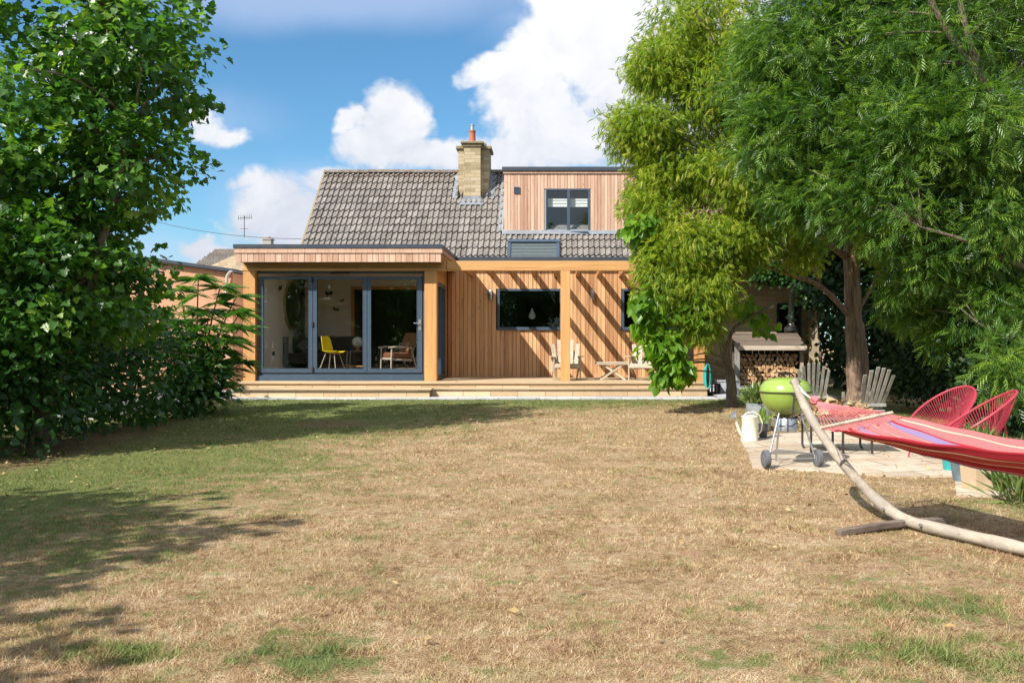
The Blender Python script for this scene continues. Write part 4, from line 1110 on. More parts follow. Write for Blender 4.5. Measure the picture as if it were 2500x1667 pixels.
# ------------------------------------------------------------------ terrace furniture
def adirondack(name, label, loc, rz_, mat, matx, slats=6, group=None, w=.56, arms=True):
    t_ = thing(name, label, 'garden chair', loc, rz_, group)
    b = MB()
    for k in range(6):
        f = k / 5; b.bar((-w / 2, -.40 + f * .48, .38 - f * .11), (w / 2, -.40 + f * .48, .38 - f * .11), .078, .02, (0, .1, 1), random.random())
    b.box(-w / 2, w / 2, -.455, -.435, .29, .385, .5)
    part(b, 'seat', matx, t_, bevel=.003)
    b = MB()
    for k in range(slats):
        u = (k - (slats - 1) / 2) / ((slats - 1) / 2)
        h = .98 - .13 * u * u + random.uniform(-.008, .008)
        x0 = u * (w / 2 - .05); x1 = u * (w / 2 + .03)
        b.bar((x0, .03, .26), (x1, .03 + .36 * (h - .26) / .72, h), (w / slats) * .98 - .012, .02, (0, -1, .45), random.random())
    for z_, e in ((.42, .02), (.80, -.08)) if arms else ((.36, .02),):
        y_ = .03 + .36 * (z_ - .26) / .72 + .024; b.bar((-w / 2 - e, y_, z_), (w / 2 + e, y_, z_), .02, .06, (0, -.45, 1), .3)
    part(b, 'backrest', mat, t_, bevel=.003)
    for sg in (-1, 1):
        b = MB(); b.bar((sg * (w / 2 + .03), -.40, 0), (sg * (w / 2 + .03), -.40, .55), .075, .025, (1, 0, 0), random.random()); part(b, 'leg', mat, t_, bevel=.003)
        b = MB(); b.bar((sg * (w / 2 + .005), -.43, .34), (sg * (w / 2 + .005), .40, .04), .024, .09, (0, .34, 1), random.random()); part(b, 'rear_leg', mat, t_, bevel=.003)
        if arms:
            b = MB(); b.bar((sg * (w / 2 + .06), -.47, .56), (sg * (w / 2 + .06), .22, .555), .13, .022, (0, 0, 1), random.random()); part(b, 'armrest', matx if False else M['pale_wood'] if mat is M['pale_wood'] else mat, t_, bevel=.003)
            b = MB(); b.bar((sg * (w / 2 + .06), .20, .545), (sg * (w / 2 - .0), .16, .545), .05, .03); b.bar((sg * (w / 2 + .05), .17, .19), (sg * (w / 2 + .05), .17, .545), .03, .05, (1, 0, 0)); part(b, 'arm_bracket', mat, t_)
    return t_
adirondack('adirondack_chair', 'bleached wooden slatted chair on the terrace behind the middle oak post', (X(1382, 22.5), 22.5, DECK), R(3), M['pale_wood'], M['pale_wood_x'], 5, 'slatted chairs on the terrace')
adirondack('adirondack_chair', 'bleached wooden slatted chair on the terrace half hidden by big catalpa leaves', (X(1574, 22.5), 22.5, DECK), R(-14), M['pale_wood'], M['pale_wood_x'], 5, 'slatted chairs on the terrace')
ft = thing('folding_table', 'low bleached folding table with crossed legs between the terrace chairs', 'table', (X(1494, 22.5), 22.5, DECK), R(2))
b = MB()
for k in range(6): b.bar((-.37, -.22 + k * .088, .415), (.37, -.22 + k * .088, .415), .08, .02, (0, 0, 1), random.random())
b.bar((-.385, -.24, .395), (.385, -.24, .395), .022, .06); b.bar((-.385, .24, .395), (.385, .24, .395), .022, .06)
part(b, 'tabletop', M['pale_wood_x'], ft, bevel=.003)
for sg in (-1, 1):
    for yy_ in (-.21, .2):
        b = MB(); b.bar((sg * .30, yy_ + sg * .012, 0), (-sg * .26, yy_ + sg * .012, .385), .02, .04, (0, 0, 1), random.random()); part(b, 'leg', M['pale_wood'], ft)
b = MB(); b.bar((-.28, -.2, .03), (-.28, .2, .03), .03, .02); b.bar((.28, -.2, .03), (.28, .2, .03), .03, .02); part(b, 'stretcher', M['pale_wood'], ft)

# ------------------------------------------------------------------ beside the terrace end
def wl(mb, name, mat, label, cat, group=None, kind=None, **kw):
    return tag(mb.build(name, mat, None, **kw), label, cat, group, kind)
b = MB()
hx, hz = X(1726, 21.5), .42
for k in range(5):
    pts = [(hx + (.05 + .012 * k) * math.cos(a) * 1.0, 21.35 + .02 * k, hz + .30 + (.30 - .015 * k) * math.sin(a)) for a in [2 * math.pi * i / 22 for i in range(23)]]
    b.tube(pts, .012, 6, cap=False)
wl(b, 'garden_hose', m_plain('turquoise_hose', (.03, .38, .36), .4), 'coiled turquoise garden hose hanging at the right end of the deck', 'hose', smooth=True)
px_ = thing('storage_box', 'light grey box bench standing behind the small catalpa trunk', 'storage box', (X(1772, 22.2), 22.2, zg(22.2) + .05))
b = MB(); b.box(-.22, .28, -.2, .2, 0, .26); part(b, 'body', m_plain('grey_box', (.42, .43, .47), .7), px_, bevel=.01)
b = MB(); b.box(-.235, .295, -.215, .215, .26, .295); part(b, 'lid', m_plain('grey_box_lid', (.36, .37, .4), .7), px_, bevel=.008)
bin_ = thing('black_crate', 'dark plastic crate between the deck end and the grey box', 'crate', (X(1740, 21.9), 21.9, zg(21.9) + .05))
b = MB()
lattice(b, -.16, .16, 0, .24, -.15, -.13, .03); lattice(b, -.16, .16, 0, .24, .13, .15, .03)
for k in range(4): b.box(-.14 + k * .075, -.09 + k * .075, -.145, -.135, .03, .21)
b.box(-.16, .16, -.13, .13, 0, .02); b.box(-.16, -.14, -.13, .13, .02, .24); b.box(.14, .16, -.13, .13, .02, .24)
part(b, 'body', M['black'], bin_)

# ------------------------------------------------------------------ log store and logs
LX0, LX1, LY = X(1803, 24.6), X(1958, 24.6), 24.6
lz = zg(24.6) + .02
ls = thing('log_store', 'open weathered log store with a slatted lean-to roof', 'log store', ((LX0 + LX1) / 2, LY, lz))
lw = LX1 - LX0
hf = Z(850, LY) - lz
for sg in (-1, 1):
    for yy_, hh in ((0, hf), (.62, hf + .25)):
        b = MB(); b.box(sg * lw / 2 - .04, sg * lw / 2 + .04, yy_ - .0, yy_ + .07, 0, hh, random.random()); part(b, 'post', M['brown_wood_x'] if sg < 0 else M['pale_wood'], ls)
b = MB(); b.box(-lw / 2 - .06, lw / 2 + .06, -.26, -.235, hf - .05, hf + .065, .6); part(b, 'roof_board', M['pale_wood_x'], ls)
b = MB()
for k in range(10):
    y0 = -.23 + k * .11; b.bar((-lw / 2 - .1, y0 + .05, hf + .05 + .36 * (y0 + .13)), (lw / 2 + .1, y0 + .05, hf + .05 + .36 * (y0 + .13)), .118, .018, (0, -.52, 1), random.random())
part(b, 'roof', M['brown_wood_x'], ls)
b = MB()
for k in range(10): b.box(-lw / 2 + k * lw / 10 + .004, -lw / 2 + (k + 1) * lw / 10 - .004, .64, .66, .05, hf + .2, random.random())
for sg in (-1, 1): b.box(sg * (lw / 2 - .03) - .01, sg * (lw / 2 - .03) + .01, .08, .6, .05, hf + .02, .4)
b.box(-lw / 2, lw / 2, -.02, .66, .03, .07, .2)
part(b, 'back_panel', M['brown_wood_x'], ls)
b = MB(); b.box(X(1793, 24.4), X(1806, 24.4), 24.36, 24.42, .3, Z(836, 24.4), .3); wl(b, 'fence_post', M['grey_wood'], 'broad grey timber post at the left end of the log store', 'post')
m_, t = new_mat('log_end_grain'); p = t.obj(); s = t.n('ShaderNodeSeparateXYZ', {0: p})
va = t.n('ShaderNodeObjectInfo').outputs['Random']
rad_ = t.v('LENGTH', t.v('ADD', t.comb(s.outputs[0], s.outputs[2]), (.02, .015, 0)))
ring = t.m('SINE', t.m('MULTIPLY', t.m('ADD', rad_, t.m('MULTIPLY', t.noise(p, 20.0), .02)), 620.0))
c = t.mix(va, (.42, .22, .10), (.72, .50, .28)); c = t.mix(t.m('MULTIPLY', t.rng(ring, -1, 1), .3), c, (.34, .18, .08))
c = t.mix(t.rng(t.noise(p, 30.0, 5, .7), .55, .75, 0, .6), c, (.22, .12, .06))
out(t, prin(t, c, .9)); M['log_end'] = m_
M['log_bark'] = m_bark('log_bark', (.08, .05, .03), (.26, .17, .11), (20, 4, 20))
def log_mesh(kind):
    rr_ = random.Random(kind)
    if kind % 4 == 0: pts = [(.058 * math.cos(a) * rr_.uniform(.92, 1.05), .055 * math.sin(a) * rr_.uniform(.92, 1.05)) for a in [2 * math.pi * k / 10 for k in range(10)]]
    elif kind % 4 == 1: pts = [(-.055, -.05), (.06, -.045)] + [(-.055 + .115 * math.cos(a), -.05 + .11 * math.sin(a)) for a in [.3, .7, 1.1, 1.45]]
    elif kind % 4 == 2: pts = [(-.07, -.025), (.07, -.03)] + [(.07 * math.cos(a), -.028 + .085 * math.sin(a)) for a in [.4, .9, 1.5, 2.1, 2.7]]
    else: pts = [(-.06, -.05), (.055, -.055), (.062, .03), (.0, .06), (-.05, .035)]
    pts = [(x_ + rr_.uniform(-.004, .004), z_ + rr_.uniform(-.004, .004)) for x_, z_ in pts]
    b = MB(); b.prism(pts, 'y', 0, .34, mi=1, mi_cap=0)
    o = b.build('log', [M['log_end'], M['log_bark']])
    me = o.data; bpy.data.objects.remove(o); return me
lm = [log_mesh(k) for k in range(8)]
rr = random.Random(9)
nl = 0
z_ = lz + .12
row = 0
while z_ < lz + hf - .16:
    x_ = LX0 + .085 + (.055 if row % 2 else 0)
    while x_ < LX1 - .08:
        o = bpy.data.objects.new('log', lm[rr.randrange(8)]); C.objects.link(o)
        s_ = rr.uniform(.80, 1.03)
        o.location = (x_, LY + rr.uniform(.03, .10), z_ + rr.uniform(-.008, .008)); o.rotation_euler = (0, rr.uniform(0, 6.28), 0); o.scale = (s_, 1, s_)
        tag(o, 'split firewood log with a pale cut end, stacked among many in the log store', 'log', 'firewood logs stacked in the log store')
        x_ += rr.uniform(.108, .124)
    z_ += .098; row += 1

# glass tube heater by the stone wall
ph = thing('patio_heater', 'tall patio heater with a domed hood over a glass tube behind the log store', 'patio heater', (X(1931, 25.75), 25.75, zg(25.75)))
zt_ = Z(790, 25.75) - zg(25.75)
b = MB(); b.lathe([(.16, 0), (.17, .05), (.14, zt_ - .25), (.19, zt_ - .2), (.19, zt_ - .12), (.12, zt_ - .06), (.10, zt_)], n=18); part(b, 'body', M['dark_metal'], ph, smooth=True)
zh = Z(712, 25.75) - zg(25.75)
b = MB()
for k in range(4): a = k * math.pi / 2 + .5; b.tube([(.10 * math.cos(a), .10 * math.sin(a), zt_), (.085 * math.cos(a), .085 * math.sin(a), zh)], .008, 6)
b.lathe([(.065, zt_), (.065, zh - .02)], n=16)
part(b, 'glass_tube', m_plain('grey_glass_tube', (.30, .36, .34), .15), ph, smooth=True)
b = MB(); b.lathe([(.19, zh), (.195, zh + .02), (.16, zh + .10), (.08, zh + .15), (.01, zh + .16)], n=20); part(b, 'hood', m_plain('copper_hood', (.42, .24, .19), .5, .3), ph, smooth=True)

# ------------------------------------------------------------------ left of the house
SY, sxr = 23.2, X(568, 23.2)
shed = thing('outbuilding', 'orange brown rendered outbuilding with a flat felt roof beside the extension', 'outbuilding', (sxr - 2.2, SY, zg(SY)))
m_, t = new_mat('orange_render'); p = t.obj(); s = t.n('ShaderNodeSeparateXYZ', {0: p})
ln = t.rng(t.m('ABSOLUTE', t.m('SUBTRACT', t.m('FRACT', t.m('MULTIPLY', s.outputs[2], 3.4)), .5)), .47, .5)
c = t.mix(t.noise(p, 4.0, 5, .65), (.48, .235, .13), (.64, .36, .23)); c = t.mix(t.m('MULTIPLY', ln, .35), c, (.28, .15, .09)); out(t, prin(t, c, .9)); M['render'] = m_
zs1 = Z(660, SY) - zg(SY); zs0 = Z(640, SY) - zg(SY)
b = MB(); b.prism([(-2.2, -.2), (2.2, -.2), (2.2, zs1 - .06), (-2.2, zs1 + .55)], 'y', 0, .14); b.box(2.06, 2.2, .14, 4, -.2, zs1 - .06); b.box(-2.2, -2.06, .14, 4, -.2, zs1 + .4); b.box(-2.06, 2.06, 3.9, 4, -.2, zs1 - .1); part(b, 'wall', M['render'], shed)
b = MB(); b.prism([(-2.35, zs1 + .57), (2.32, zs1 - .06), (2.32, zs1 + .02), (-2.35, zs1 + .65)], 'y', -.14, 4.1); part(b, 'roof', M['edging'], shed)
b = MB(); b.tube([(2.27, -.10, zs1 - .02), (2.18, -.12, zs1 - .04), (2.10, -.1, zs1 - .14), (2.06, -.06, zs1 - .5), (2.06, -.06, zs1 - .62)], .035, 8); part(b, 'downpipe', m_plain('grey_pipe', (.45, .42, .40), .5), shed, smooth=True)
gate = thing('garden_gate', 'pale timber gate panel between the outbuilding and the extension', 'gate', (X(581, 24.8), 24.8, zg(24.8)))
gz = Z(745, 24.8) - zg(24.8)
b = MB(); b.box(-.16, .15, 0, .05, gz - .12, gz, .6); b.box(-.16, .15, 0, .05, .1, .22, .6); b.box(-.16, .15, .0, .05, gz - .38, gz - .28, .4); b.box(.08, .16, -.02, .0, .05, gz, .8); part(b, 'gate_frame', M['pale_wood'], gate)
b = MB()
for k in range(4): b.box(-.16 + k * .08, -.09 + k * .08, .051, .07, .1, gz - .02, random.random())
part(b, 'board', m_wood('tan_gate_board', (.22, .15, .08), (.44, .33, .19)), gate)
# white board shed further back
b = MB()
bz = zg(27); x0_, x1_ = X(545, 28), X(600, 28)
for k in range(15): b.box(x0_, x1_ + .25, 28 - .006 * (k % 2), 28.1, .4 + k * .19, .4 + k * .19 + .18, random.random())
wl(b, 'boarded_shed', m_wood('white_boards', (.50, .45, .40), (.74, .69, .63), 'x', .8), 'pale boarded shed wall in the gap behind the gate', 'shed')

# neighbouring house far behind
nb = thing('neighbour_house', 'distant neighbouring house with a grey tiled roof and small chimney', 'house', (X(560, 46), 46, 0))
zr, ze = Z(592, 46), Z(650, 46)
b = MB(); b.prism([(-6, 0), (6, 0), (6, ze), (-6, ze)], 'y', 0.6, 8); b.prism([(-1.45, ze - .3), (1.4, ze - .3), (0.55, ze + .62)], 'y', -.3, .6); part(b, 'wall', M['stone'], nb)
b = MB()
for k in range(9):
    f0, f1 = k / 9, (k + 1) / 9
    b.box(-1.9 + .05 * (k % 2), 6.5, .3 + f0 * 3.2, .4 + f1 * 3.2, ze - .1 + f0 * (zr - ze), ze + .0 + f1 * (zr - ze), random.random())
b.prism([(3.4, zr), (8, ze), (8, ze - .1), (3.4, zr - .2)], 'x', -1.9, 6.5)
part(b, 'roof', M['tile'], nb)
cxn = X(602, 46) - X(560, 46)
b = MB(); b.box(cxn - .21, cxn + .21, 3.2, 3.7, zr - .4, Z(570, 46) + .05); b.box(cxn - .25, cxn + .25, 3.16, 3.74, Z(570, 46) + .05, Z(570, 46) + .13); part(b, 'chimney', m_plain('grey_render', (.36, .33, .30), .9, 0, .2), nb)
b = MB(); b.lathe([(.09, 0), (.07, .1)], (cxn + .06, 3.45, Z(570, 46) + .13), 10); part(b, 'chimney_pot', M['terracotta'], nb)
ae = thing('tv_aerial', 'thin rooftop television aerial above the distant chimney', 'aerial', (X(595, 49), 49.1, Z(570, 49) + .0))
b = MB(); b.tube([(0, 0, -.2), (0, 0, .92)], .02, 6); part(b, 'mast', M['dark_metal'], ae)
b = MB(); b.tube([(-.35, 0, .80), (.4, .1, .86)], .014, 5)
for k in range(7): x_ = -.3 + k * .11; b.tube([(x_, -.02, .68 + .008 * k), (x_, .02, .96 + .008 * k)], .009, 5)
b.tube([(-.2, 0, .25), (.2, 0, .25)], .012, 5)
part(b, 'antenna', M['dark_metal'], ae)
b = MB()
pa, pb_ = at(380, 541, 40), at(790, 583, 32)
b.tube([pa.lerp(pb_, k / 16) - Vector((0, 0, .22 * (1 - (2 * k / 16 - 1) ** 2))) for k in range(17)], .010, 5)
wl(b, 'overhead_cable', M['dark_metal'], 'thin overhead cable crossing the sky left of the roof', 'cable')
# ------------------------------------------------------------------ kettle barbecue
BX, BY = X(1918, 11.1), 11.1
bz0 = 0.022
bq = thing('kettle_barbecue', 'lime green kettle barbecue on a wheeled tripod standing on the patio', 'barbecue', (BX, BY, bz0), R(8))
m_, t = new_mat('lime_enamel')
p = t.obj(); s = t.n('ShaderNodeSeparateXYZ', {0: p})
c = t.mix(t.noise(p, 5.0, 4), (.25, .37, .06), (.31, .43, .085))
low_tone = t.m('MULTIPLY', t.rng(s.outputs[2], .74, .60), t.rng(t.noise(p, 9.0, 5, .7), .3, .7))  # enamel patchily darker towards the bottom of the bowl
c = t.mix(t.m('MULTIPLY', low_tone, .8), c, (.13, .15, .03))
out(t, prin(t, c, t.rng(t.noise(p, 6.0, 4), .3, .7, .16, .32), **{'Coat Weight': .4, 'Coat Roughness': .08})); M['lime'] = m_
rim = .865
b = MB(); b.lathe([(.302, rim), (.306, rim + .012), (.302, rim + .03), (.288, rim + .075), (.255, rim + .12), (.20, rim + .15), (.12, rim + .168), (.02, rim + .176)], n=40)
part(b, 'lid', M['lime'], bq, smooth=True)
lid = bq.children[0]
b = MB(); b.tube([(-.05, 0, rim + .165), (-.05, 0, rim + .20)], .008, 6); b.tube([(.05, 0, rim + .165), (.05, 0, rim + .20)], .008, 6); b.box(-.075, .075, -.015, .015, rim + .20, rim + .225); part(b, 'handle', M['black'], lid)
b = MB(); b.lathe([(.055, 0), (.055, .012), (.02, .02)], (.13, -.06, rim + .155), 16); part(b, 'vent', M['alu'], lid, smooth=True)
b = MB(); b.lathe([(.05, rim - .285), (.13, rim - .262), (.20, rim - .215), (.255, rim - .145), (.288, rim - .07), (.298, rim - .008), (.300, rim - .002)], n=40); part(b, 'bowl', M['lime'], bq, smooth=True)
b = MB(); b.lathe([(.304, rim - .006), (.312, rim - .002), (.312, rim + .004), (.304, rim + .008)], n=40); part(b, 'rim', M['black'], bq, smooth=True)
b = MB(); b.lathe([(.125, rim - .465), (.135, rim - .455), (.138, rim - .31), (.130, rim - .30)], n=32); part(b, 'ash_catcher', M['alu'], bq, smooth=True)
b = MB()
for k in range(20):
    a = 2 * math.pi * k / 20; b.tube([(.137 * math.cos(a), .137 * math.sin(a), rim - .295), (.142 * math.cos(a), .142 * math.sin(a), rim - .295)], .010, 6)
b.tube([(-.03, -.143, rim - .30), (-.03, -.145, rim - .46)], .005, 5); b.tube([(-.12, -.10, rim - .39), (.03, -.145, rim - .39), (.06, -.142, rim - .36), (.11, -.11, rim - .36)], .006, 5)
part(b, 'ash_catch_wire', M['black'], bq)
for (tx, ty, bx_, by_) in ((-.13, -.13, -.285, -.20), (.13, -.13, .285, -.20), (0, .17, 0, .32)):
    b = MB(); b.tube([(tx, ty, rim - .24), (bx_, by_, .10 if by_ < 0 else 0.0)], .0125, 10); part(b, 'leg', M['alu'], bq, smooth=True)
for sg in (-1, 1):
    b = MB(); n = 28
    b.lathe([(.070, -.032), (.098, -.030), (.105, -.022), (.105, .022), (.098, .030), (.070, .032)], n=n); b.V = [(v[2] + sg * .315, v[1] - .20, v[0] + .105) for v in b.V]
    wh = part(b, 'wheel', m_plain('grey_tyre', (.11, .115, .125), .75, 0, .2, 10), bq, smooth=True)
    b = MB(); b.lathe([(.069, -.028), (.03, -.034), (.03, .034), (.069, .028)], n=20); b.V = [(v[2] + sg * .315, v[1] - .20, v[0] + .105) for v in b.V]; part(b, 'hub', m_plain('wheel_hub', (.20, .205, .22), .6), wh, smooth=True)
b = MB(); b.tube([(-.32, -.20, .105), (.32, -.20, .105)], .006, 6)
tri_ = [(-.27, -.19, .16), (.27, -.19, .16), (0, .29, .16)]
for i in range(3): b.tube([tri_[i], tri_[(i + 1) % 3]], .004, 5)
for k in range(1, 9): f = k / 9; b.tube([Vector(tri_[0]).lerp(Vector(tri_[2]), f), Vector(tri_[1]).lerp(Vector(tri_[2]), f)], .0028, 5)
part(b, 'wire_rack', M['alu'], bq)
b = MB(); b.tube([(-.045, -.315, rim - .02), (-.045, -.33, rim - .02), (.06, -.33, rim - .02), (.06, -.315, rim - .02)], .012, 6)
for xx, l in ((-.035, .28), (-.02, .24)): b.tube([(xx, -.335, rim - .03), (xx - .03, -.345, rim - .03 - l)], .006, 6)
b.tube([(.01, -.335, rim - .03), (.05, -.34, rim - .1), (.05, -.34, rim - .19)], .007, 6)
part(b, 'tool_hook', M['dark_metal'], bq)

# ------------------------------------------------------------------ cans and pots near the barbecue
wx, wy, _ = gpt(1830, 1079)
wc = thing('watering_can', 'cream enamel watering can with long spout beside the barbecue', 'watering can', (wx, wy, zg(wy) + .02), R(200))
mcr = m_plain('cream_enamel', (.80, .74, .60), .3, 0, .06, 6, 0, (.66, .56, .40))
b = MB(); b.lathe([(.118, 0), (.122, .01), (.117, .02), (.112, .33), (.118, .34), (.112, .355), (.106, .35), (.106, .30)], n=28); part(b, 'body', mcr, wc, smooth=True)
b = MB(); b.tube([(.10, 0, .05), (.17, 0, .14), (.215, 0, .27), (.235, 0, .36)], [.028, .022, .017, .015], 10); part(b, 'spout', mcr, wc, smooth=True)
b = MB(); b.lathe([(.02, 0), (.055, .035), (.058, .042), (.01, .048)], n=18)
q = Matrix.Translation((.232, 0, .35)) @ Matrix.Rotation(R(55), 4, 'Y'); b.V = [tuple(q @ Vector(v)) for v in b.V]; part(b, 'rose', M['steel'], wc, smooth=True)
b = MB(); b.tube([(-.11, 0, .06), (-.19, 0, .13), (-.21, 0, .25), (-.16, 0, .36), (-.06, 0, .41), (.06, 0, .39), (.10, 0, .345)], .011, 8); part(b, 'handle', mcr, wc, smooth=True)

mgal = m_plain('galvanised_metal', (.34, .38, .40), .5, .35, .25, 7, .1, (.46, .49, .50))
gx_, gy_, _ = gpt(1853, 1052)
tubp = thing('metal_tub', 'large galvanised tub planted with a bushy herb beside the barbecue', 'planter', (gx_, gy_, zg(gy_) + .02))
b = MB(); b.lathe([(.17, 0), (.175, .01), (.205, .40), (.215, .41), (.205, .42), (.19, .41), (.185, .36)], n=28); part(b, 'tub', mgal, tubp, smooth=True)
def tuft(name, mat, root, n, r, h, lw, seed, spread=.6, z0=0.0):
    r_ = np.random.RandomState(seed)
    a = r_.uniform(0, 2 * np.pi, n); q = r * np.sqrt(r_.rand(n))
    P = np.c_[q * np.cos(a), q * np.sin(a), np.full(n, z0) + r_.rand(n) * h * .55]
    A = np.c_[np.cos(a) * spread * r_.rand(n), np.sin(a) * spread * r_.rand(n), np.ones(n) * (0.4 + r_.rand(n))] + r_.normal(size=(n, 3)) * .25
    return scatter(name, mat, root, P, A, r_.normal(size=(n, 3)), h * .45 * (0.5 + r_.rand(n)), [(0, 0, 0), (.4, lw, .05), (1, 0, 0), (.4, -lw, .05)], [(0, 2, 1), (0, 3, 2)], r_.rand(n))
M['herb'] = m_leaf('herb_leaf', [(.06, .10, .03), (.14, .22, .06), (.30, .36, .14)])
tuft('herb_plant', M['herb'], tubp, 500, .2, .34, .12, 3, .9, .38)
gx2, gy2, _ = gpt(1863, 1072)
pt = thing('plant_pot', 'small dark pot of upright green shoots between the watering can and the barbecue', 'plant pot', (gx2, gy2, zg(gy2) + .02))
b = MB(); b.lathe([(.055, 0), (.068, .20), (.073, .205), (.066, .21), (.06, .19)], n=18); part(b, 'pot', m_plain('dark_pot', (.05, .045, .05), .6), pt, smooth=True)
tuft('shoots', m_leaf('shoot_leaf', [(.12, .20, .03), (.26, .40, .07)]), pt, 60, .05, .26, .10, 4, .15, .19)

# ------------------------------------------------------------------ grey slatted chairs by the big tree
random.seed(31)
adirondack('weathered_chair', 'silvery weathered slatted chair standing left of the big tree trunk', (X(1984, 17.0), 17.0, zg(17)), R(168), M['grey_wood'], M['grey_wood'], 7, 'weathered slatted chairs by the tree', w=.46, arms=False)
adirondack('weathered_chair', 'silvery weathered slatted chair just right of the big tree trunk', (X(2122, 15.4), 15.4, zg(15.4)), R(190), M['grey_wood'], M['grey_wood'], 6, 'weathered slatted chairs by the tree', w=.44, arms=False)

# ------------------------------------------------------------------ low table with tubular legs and a heap of kindling
lt = thing('patio_table', 'low table of dark weathered planks on bent tube legs behind the hammock strings', 'table', (X(2045, 12.3), 12.3, 0.035), R(-4))
b = MB()
for k in range(7): b.bar((-.52, -.30 + k * .1, .46), (.52, -.30 + k * .1, .46), .094, .028, (0, 0, 1), random.random())
part(b, 'tabletop', M['brown_wood_x'], lt, bevel=.004)
for xx in (-.40, .0, .36):
    b = MB()
    pts = [(xx - .0, -.30, .44), (xx, -.30, .07), (xx + .015, -.27, .02), (xx + .02, -.22, .008), (xx + .02, .20, .008), (xx + .015, .26, .03), (xx, .29, .08), (xx, .29, .44)]
    b.tube(pts, .016, 8); part(b, 'leg', M['dark_metal'], lt, smooth=True)
b = MB(); b.tube([(-.38, -.22, .012), (.38, -.22, .012)], .014, 8); b.tube([(-.4, -.29, .42), (.36, -.29, .42)], .012, 6); part(b, 'stretcher', M['alu'], lt, smooth=True)
def kindling():
    r_ = np.random.RandomState(12); n = 420
    a = r_.uniform(0, 2 * np.pi, n); q = np.sqrt(r_.rand(n))
    P = np.c_[.50 * q * np.cos(a) - .05, .26 * q * np.sin(a), .02 + .24 * (1 - q ** 2) * r_.rand(n)]
    P += np.array([X(2040, 12.5), 12.4, .50])
    A = r_.normal(size=(n, 3)) * [1, 1, .45]; N = r_.normal(size=(n, 3))
    mt = m_leaf('dry_twig_leaf', [(.16, .09, .05), (.42, .28, .14), (.66, .52, .32)], .85, .12)
    o = scatter('kindling_heap', mt, None, P, A, N, r_.uniform(.07, .17, n), [(0, 0, 0), (.3, .22, .08), (1, 0, .05), (.4, -.2, .04)], [(0, 2, 1), (0, 3, 2)], r_.rand(n))
    tag(o, 'heap of dry leaves and twigs lying on the low patio table', 'kindling', kind='stuff')
kindling()

# ------------------------------------------------------------------ red string chairs
mred = m_plain('red_plastic_cord', (.42, .04, .07), .45, 0, .15, 5)
mredf = m_plain('red_tube', (.40, .04, .065), .5)
def string_chair(label, loc, rz_):
    t_ = thing('string_chair', label, 'garden chair', loc, rz_, 'red string chairs on the patio')
    t_.scale = (.93, .93, .93)
    def rim_p(a):
        # a = 0 front low, pi = back top
        u = math.cos(a); x_ = .385 * math.sin(a) * (1.0 + .06 * u)
        y_ = -.44 * u - .02 - .03 * (1 - u * u); z_ = .665 - .30 * u - .015 * (1 - u * u)
        return Vector((x_, y_, z_))
    n = 56
    b = MB(); b.tube([rim_p(2 * math.pi * k / n) for k in range(n + 1)], .0155, 8, cap=False); part(b, 'rim', mredf, t_, smooth=True)
    cc = Vector((0, .10, .335))
    def hub_p(a): return cc + Vector((.075 * math.sin(a), -.085 * math.cos(a), -.02 * math.cos(a)))
    b = MB(); b.tube([hub_p(2 * math.pi * k / 24) for k in range(25)], .012, 6, cap=False); part(b, 'seat_ring', mredf, t_, smooth=True)
    b = MB()
    for k in range(88):
        a = 2 * math.pi * (k + .5) / 88
        p0, p1 = rim_p(a), hub_p(a)
        mid = p0.lerp(p1, .5) + Vector((0, .01, -.035))
        b.tube([p0, p0.lerp(mid, .55) + Vector((0, 0, -.006)), mid, p1], .0045, 4, cap=False)
    part(b, 'cord', mred, t_, smooth=True)
    for (ax, ay, bx_, by_) in ((-.26, -.28, -.30, -.34), (.26, -.28, .30, -.34), (0, .28, 0, .40)):
        b = MB(); tz = .40 if ay < 0 else .62
        b.tube([(ax, ay if ay < 0 else .27, tz + (.0 if ay < 0 else 0.02)), (bx_, by_, .0)], .012, 8); part(b, 'leg', mredf, t_, smooth=True)
    b = MB(); b.tube([(-.27, -.30, .26), (0, .05, .29), (.27, -.30, .26)], .011, 8); b.tube([(0, .05, .29), (0, .355, .28)], .011, 8); part(b, 'leg_brace', mredf, t_, smooth=True)
    return t_
string_chair('red string chair with its open bowl towards the lawn, left of the pair', (X(2306, 11.6), 11.6, 0.025), R(-64))
string_chair('red string chair seen edge on, right of the pair', (X(2392, 10.7), 10.7, 0.025), R(-97))

# ------------------------------------------------------------------ pots at the patio's right corner
def pot(label, sx_, sy_, r0, r1, h, mat, n=24, plant=None):
    x_, y_, z_ = gpt(sx_, sy_)
    t_ = thing('plant_pot', label, 'plant pot', (x_, y_, .024))
    b = MB(); b.lathe([(r0, 0), (r0 * 1.02, .02), (r1, h), (r1 * 1.04, h + .005), (r1 * 1.03, h + .02), (r1 * .9, h + .02), (r1 * .85, h - .04)], n=n); part(b, 'pot', mat, t_, smooth=n > 8)
    if plant: tuft('plant', M['herb'], t_, 160, r1 * .8, plant, .1, int(sx_), .8, h - .04)
    return t_
pot('turquoise glazed pot under the hammock beside a blue grey pot', 2322, 1152, .085, .115, .26, m_plain('turquoise_glaze', (.03, .33, .33), .2, 0, .2, 6), plant=.2)
pot('blue grey glazed pot between the turquoise and the tan pots', 2350, 1178, .095, .14, .30, m_plain('blue_grey_glaze', (.14, .19, .23), .35, 0, .5, 9, 0, (.42, .44, .44)), plant=.2)
pot('large square tan stone pot nearest the camera on the patio corner', 2388, 1197, .16, .20, .42, m_plain('tan_stone', (.46, .34, .22), .9, 0, .15, 5, .3, (.58, .47, .34)), 6, .25)

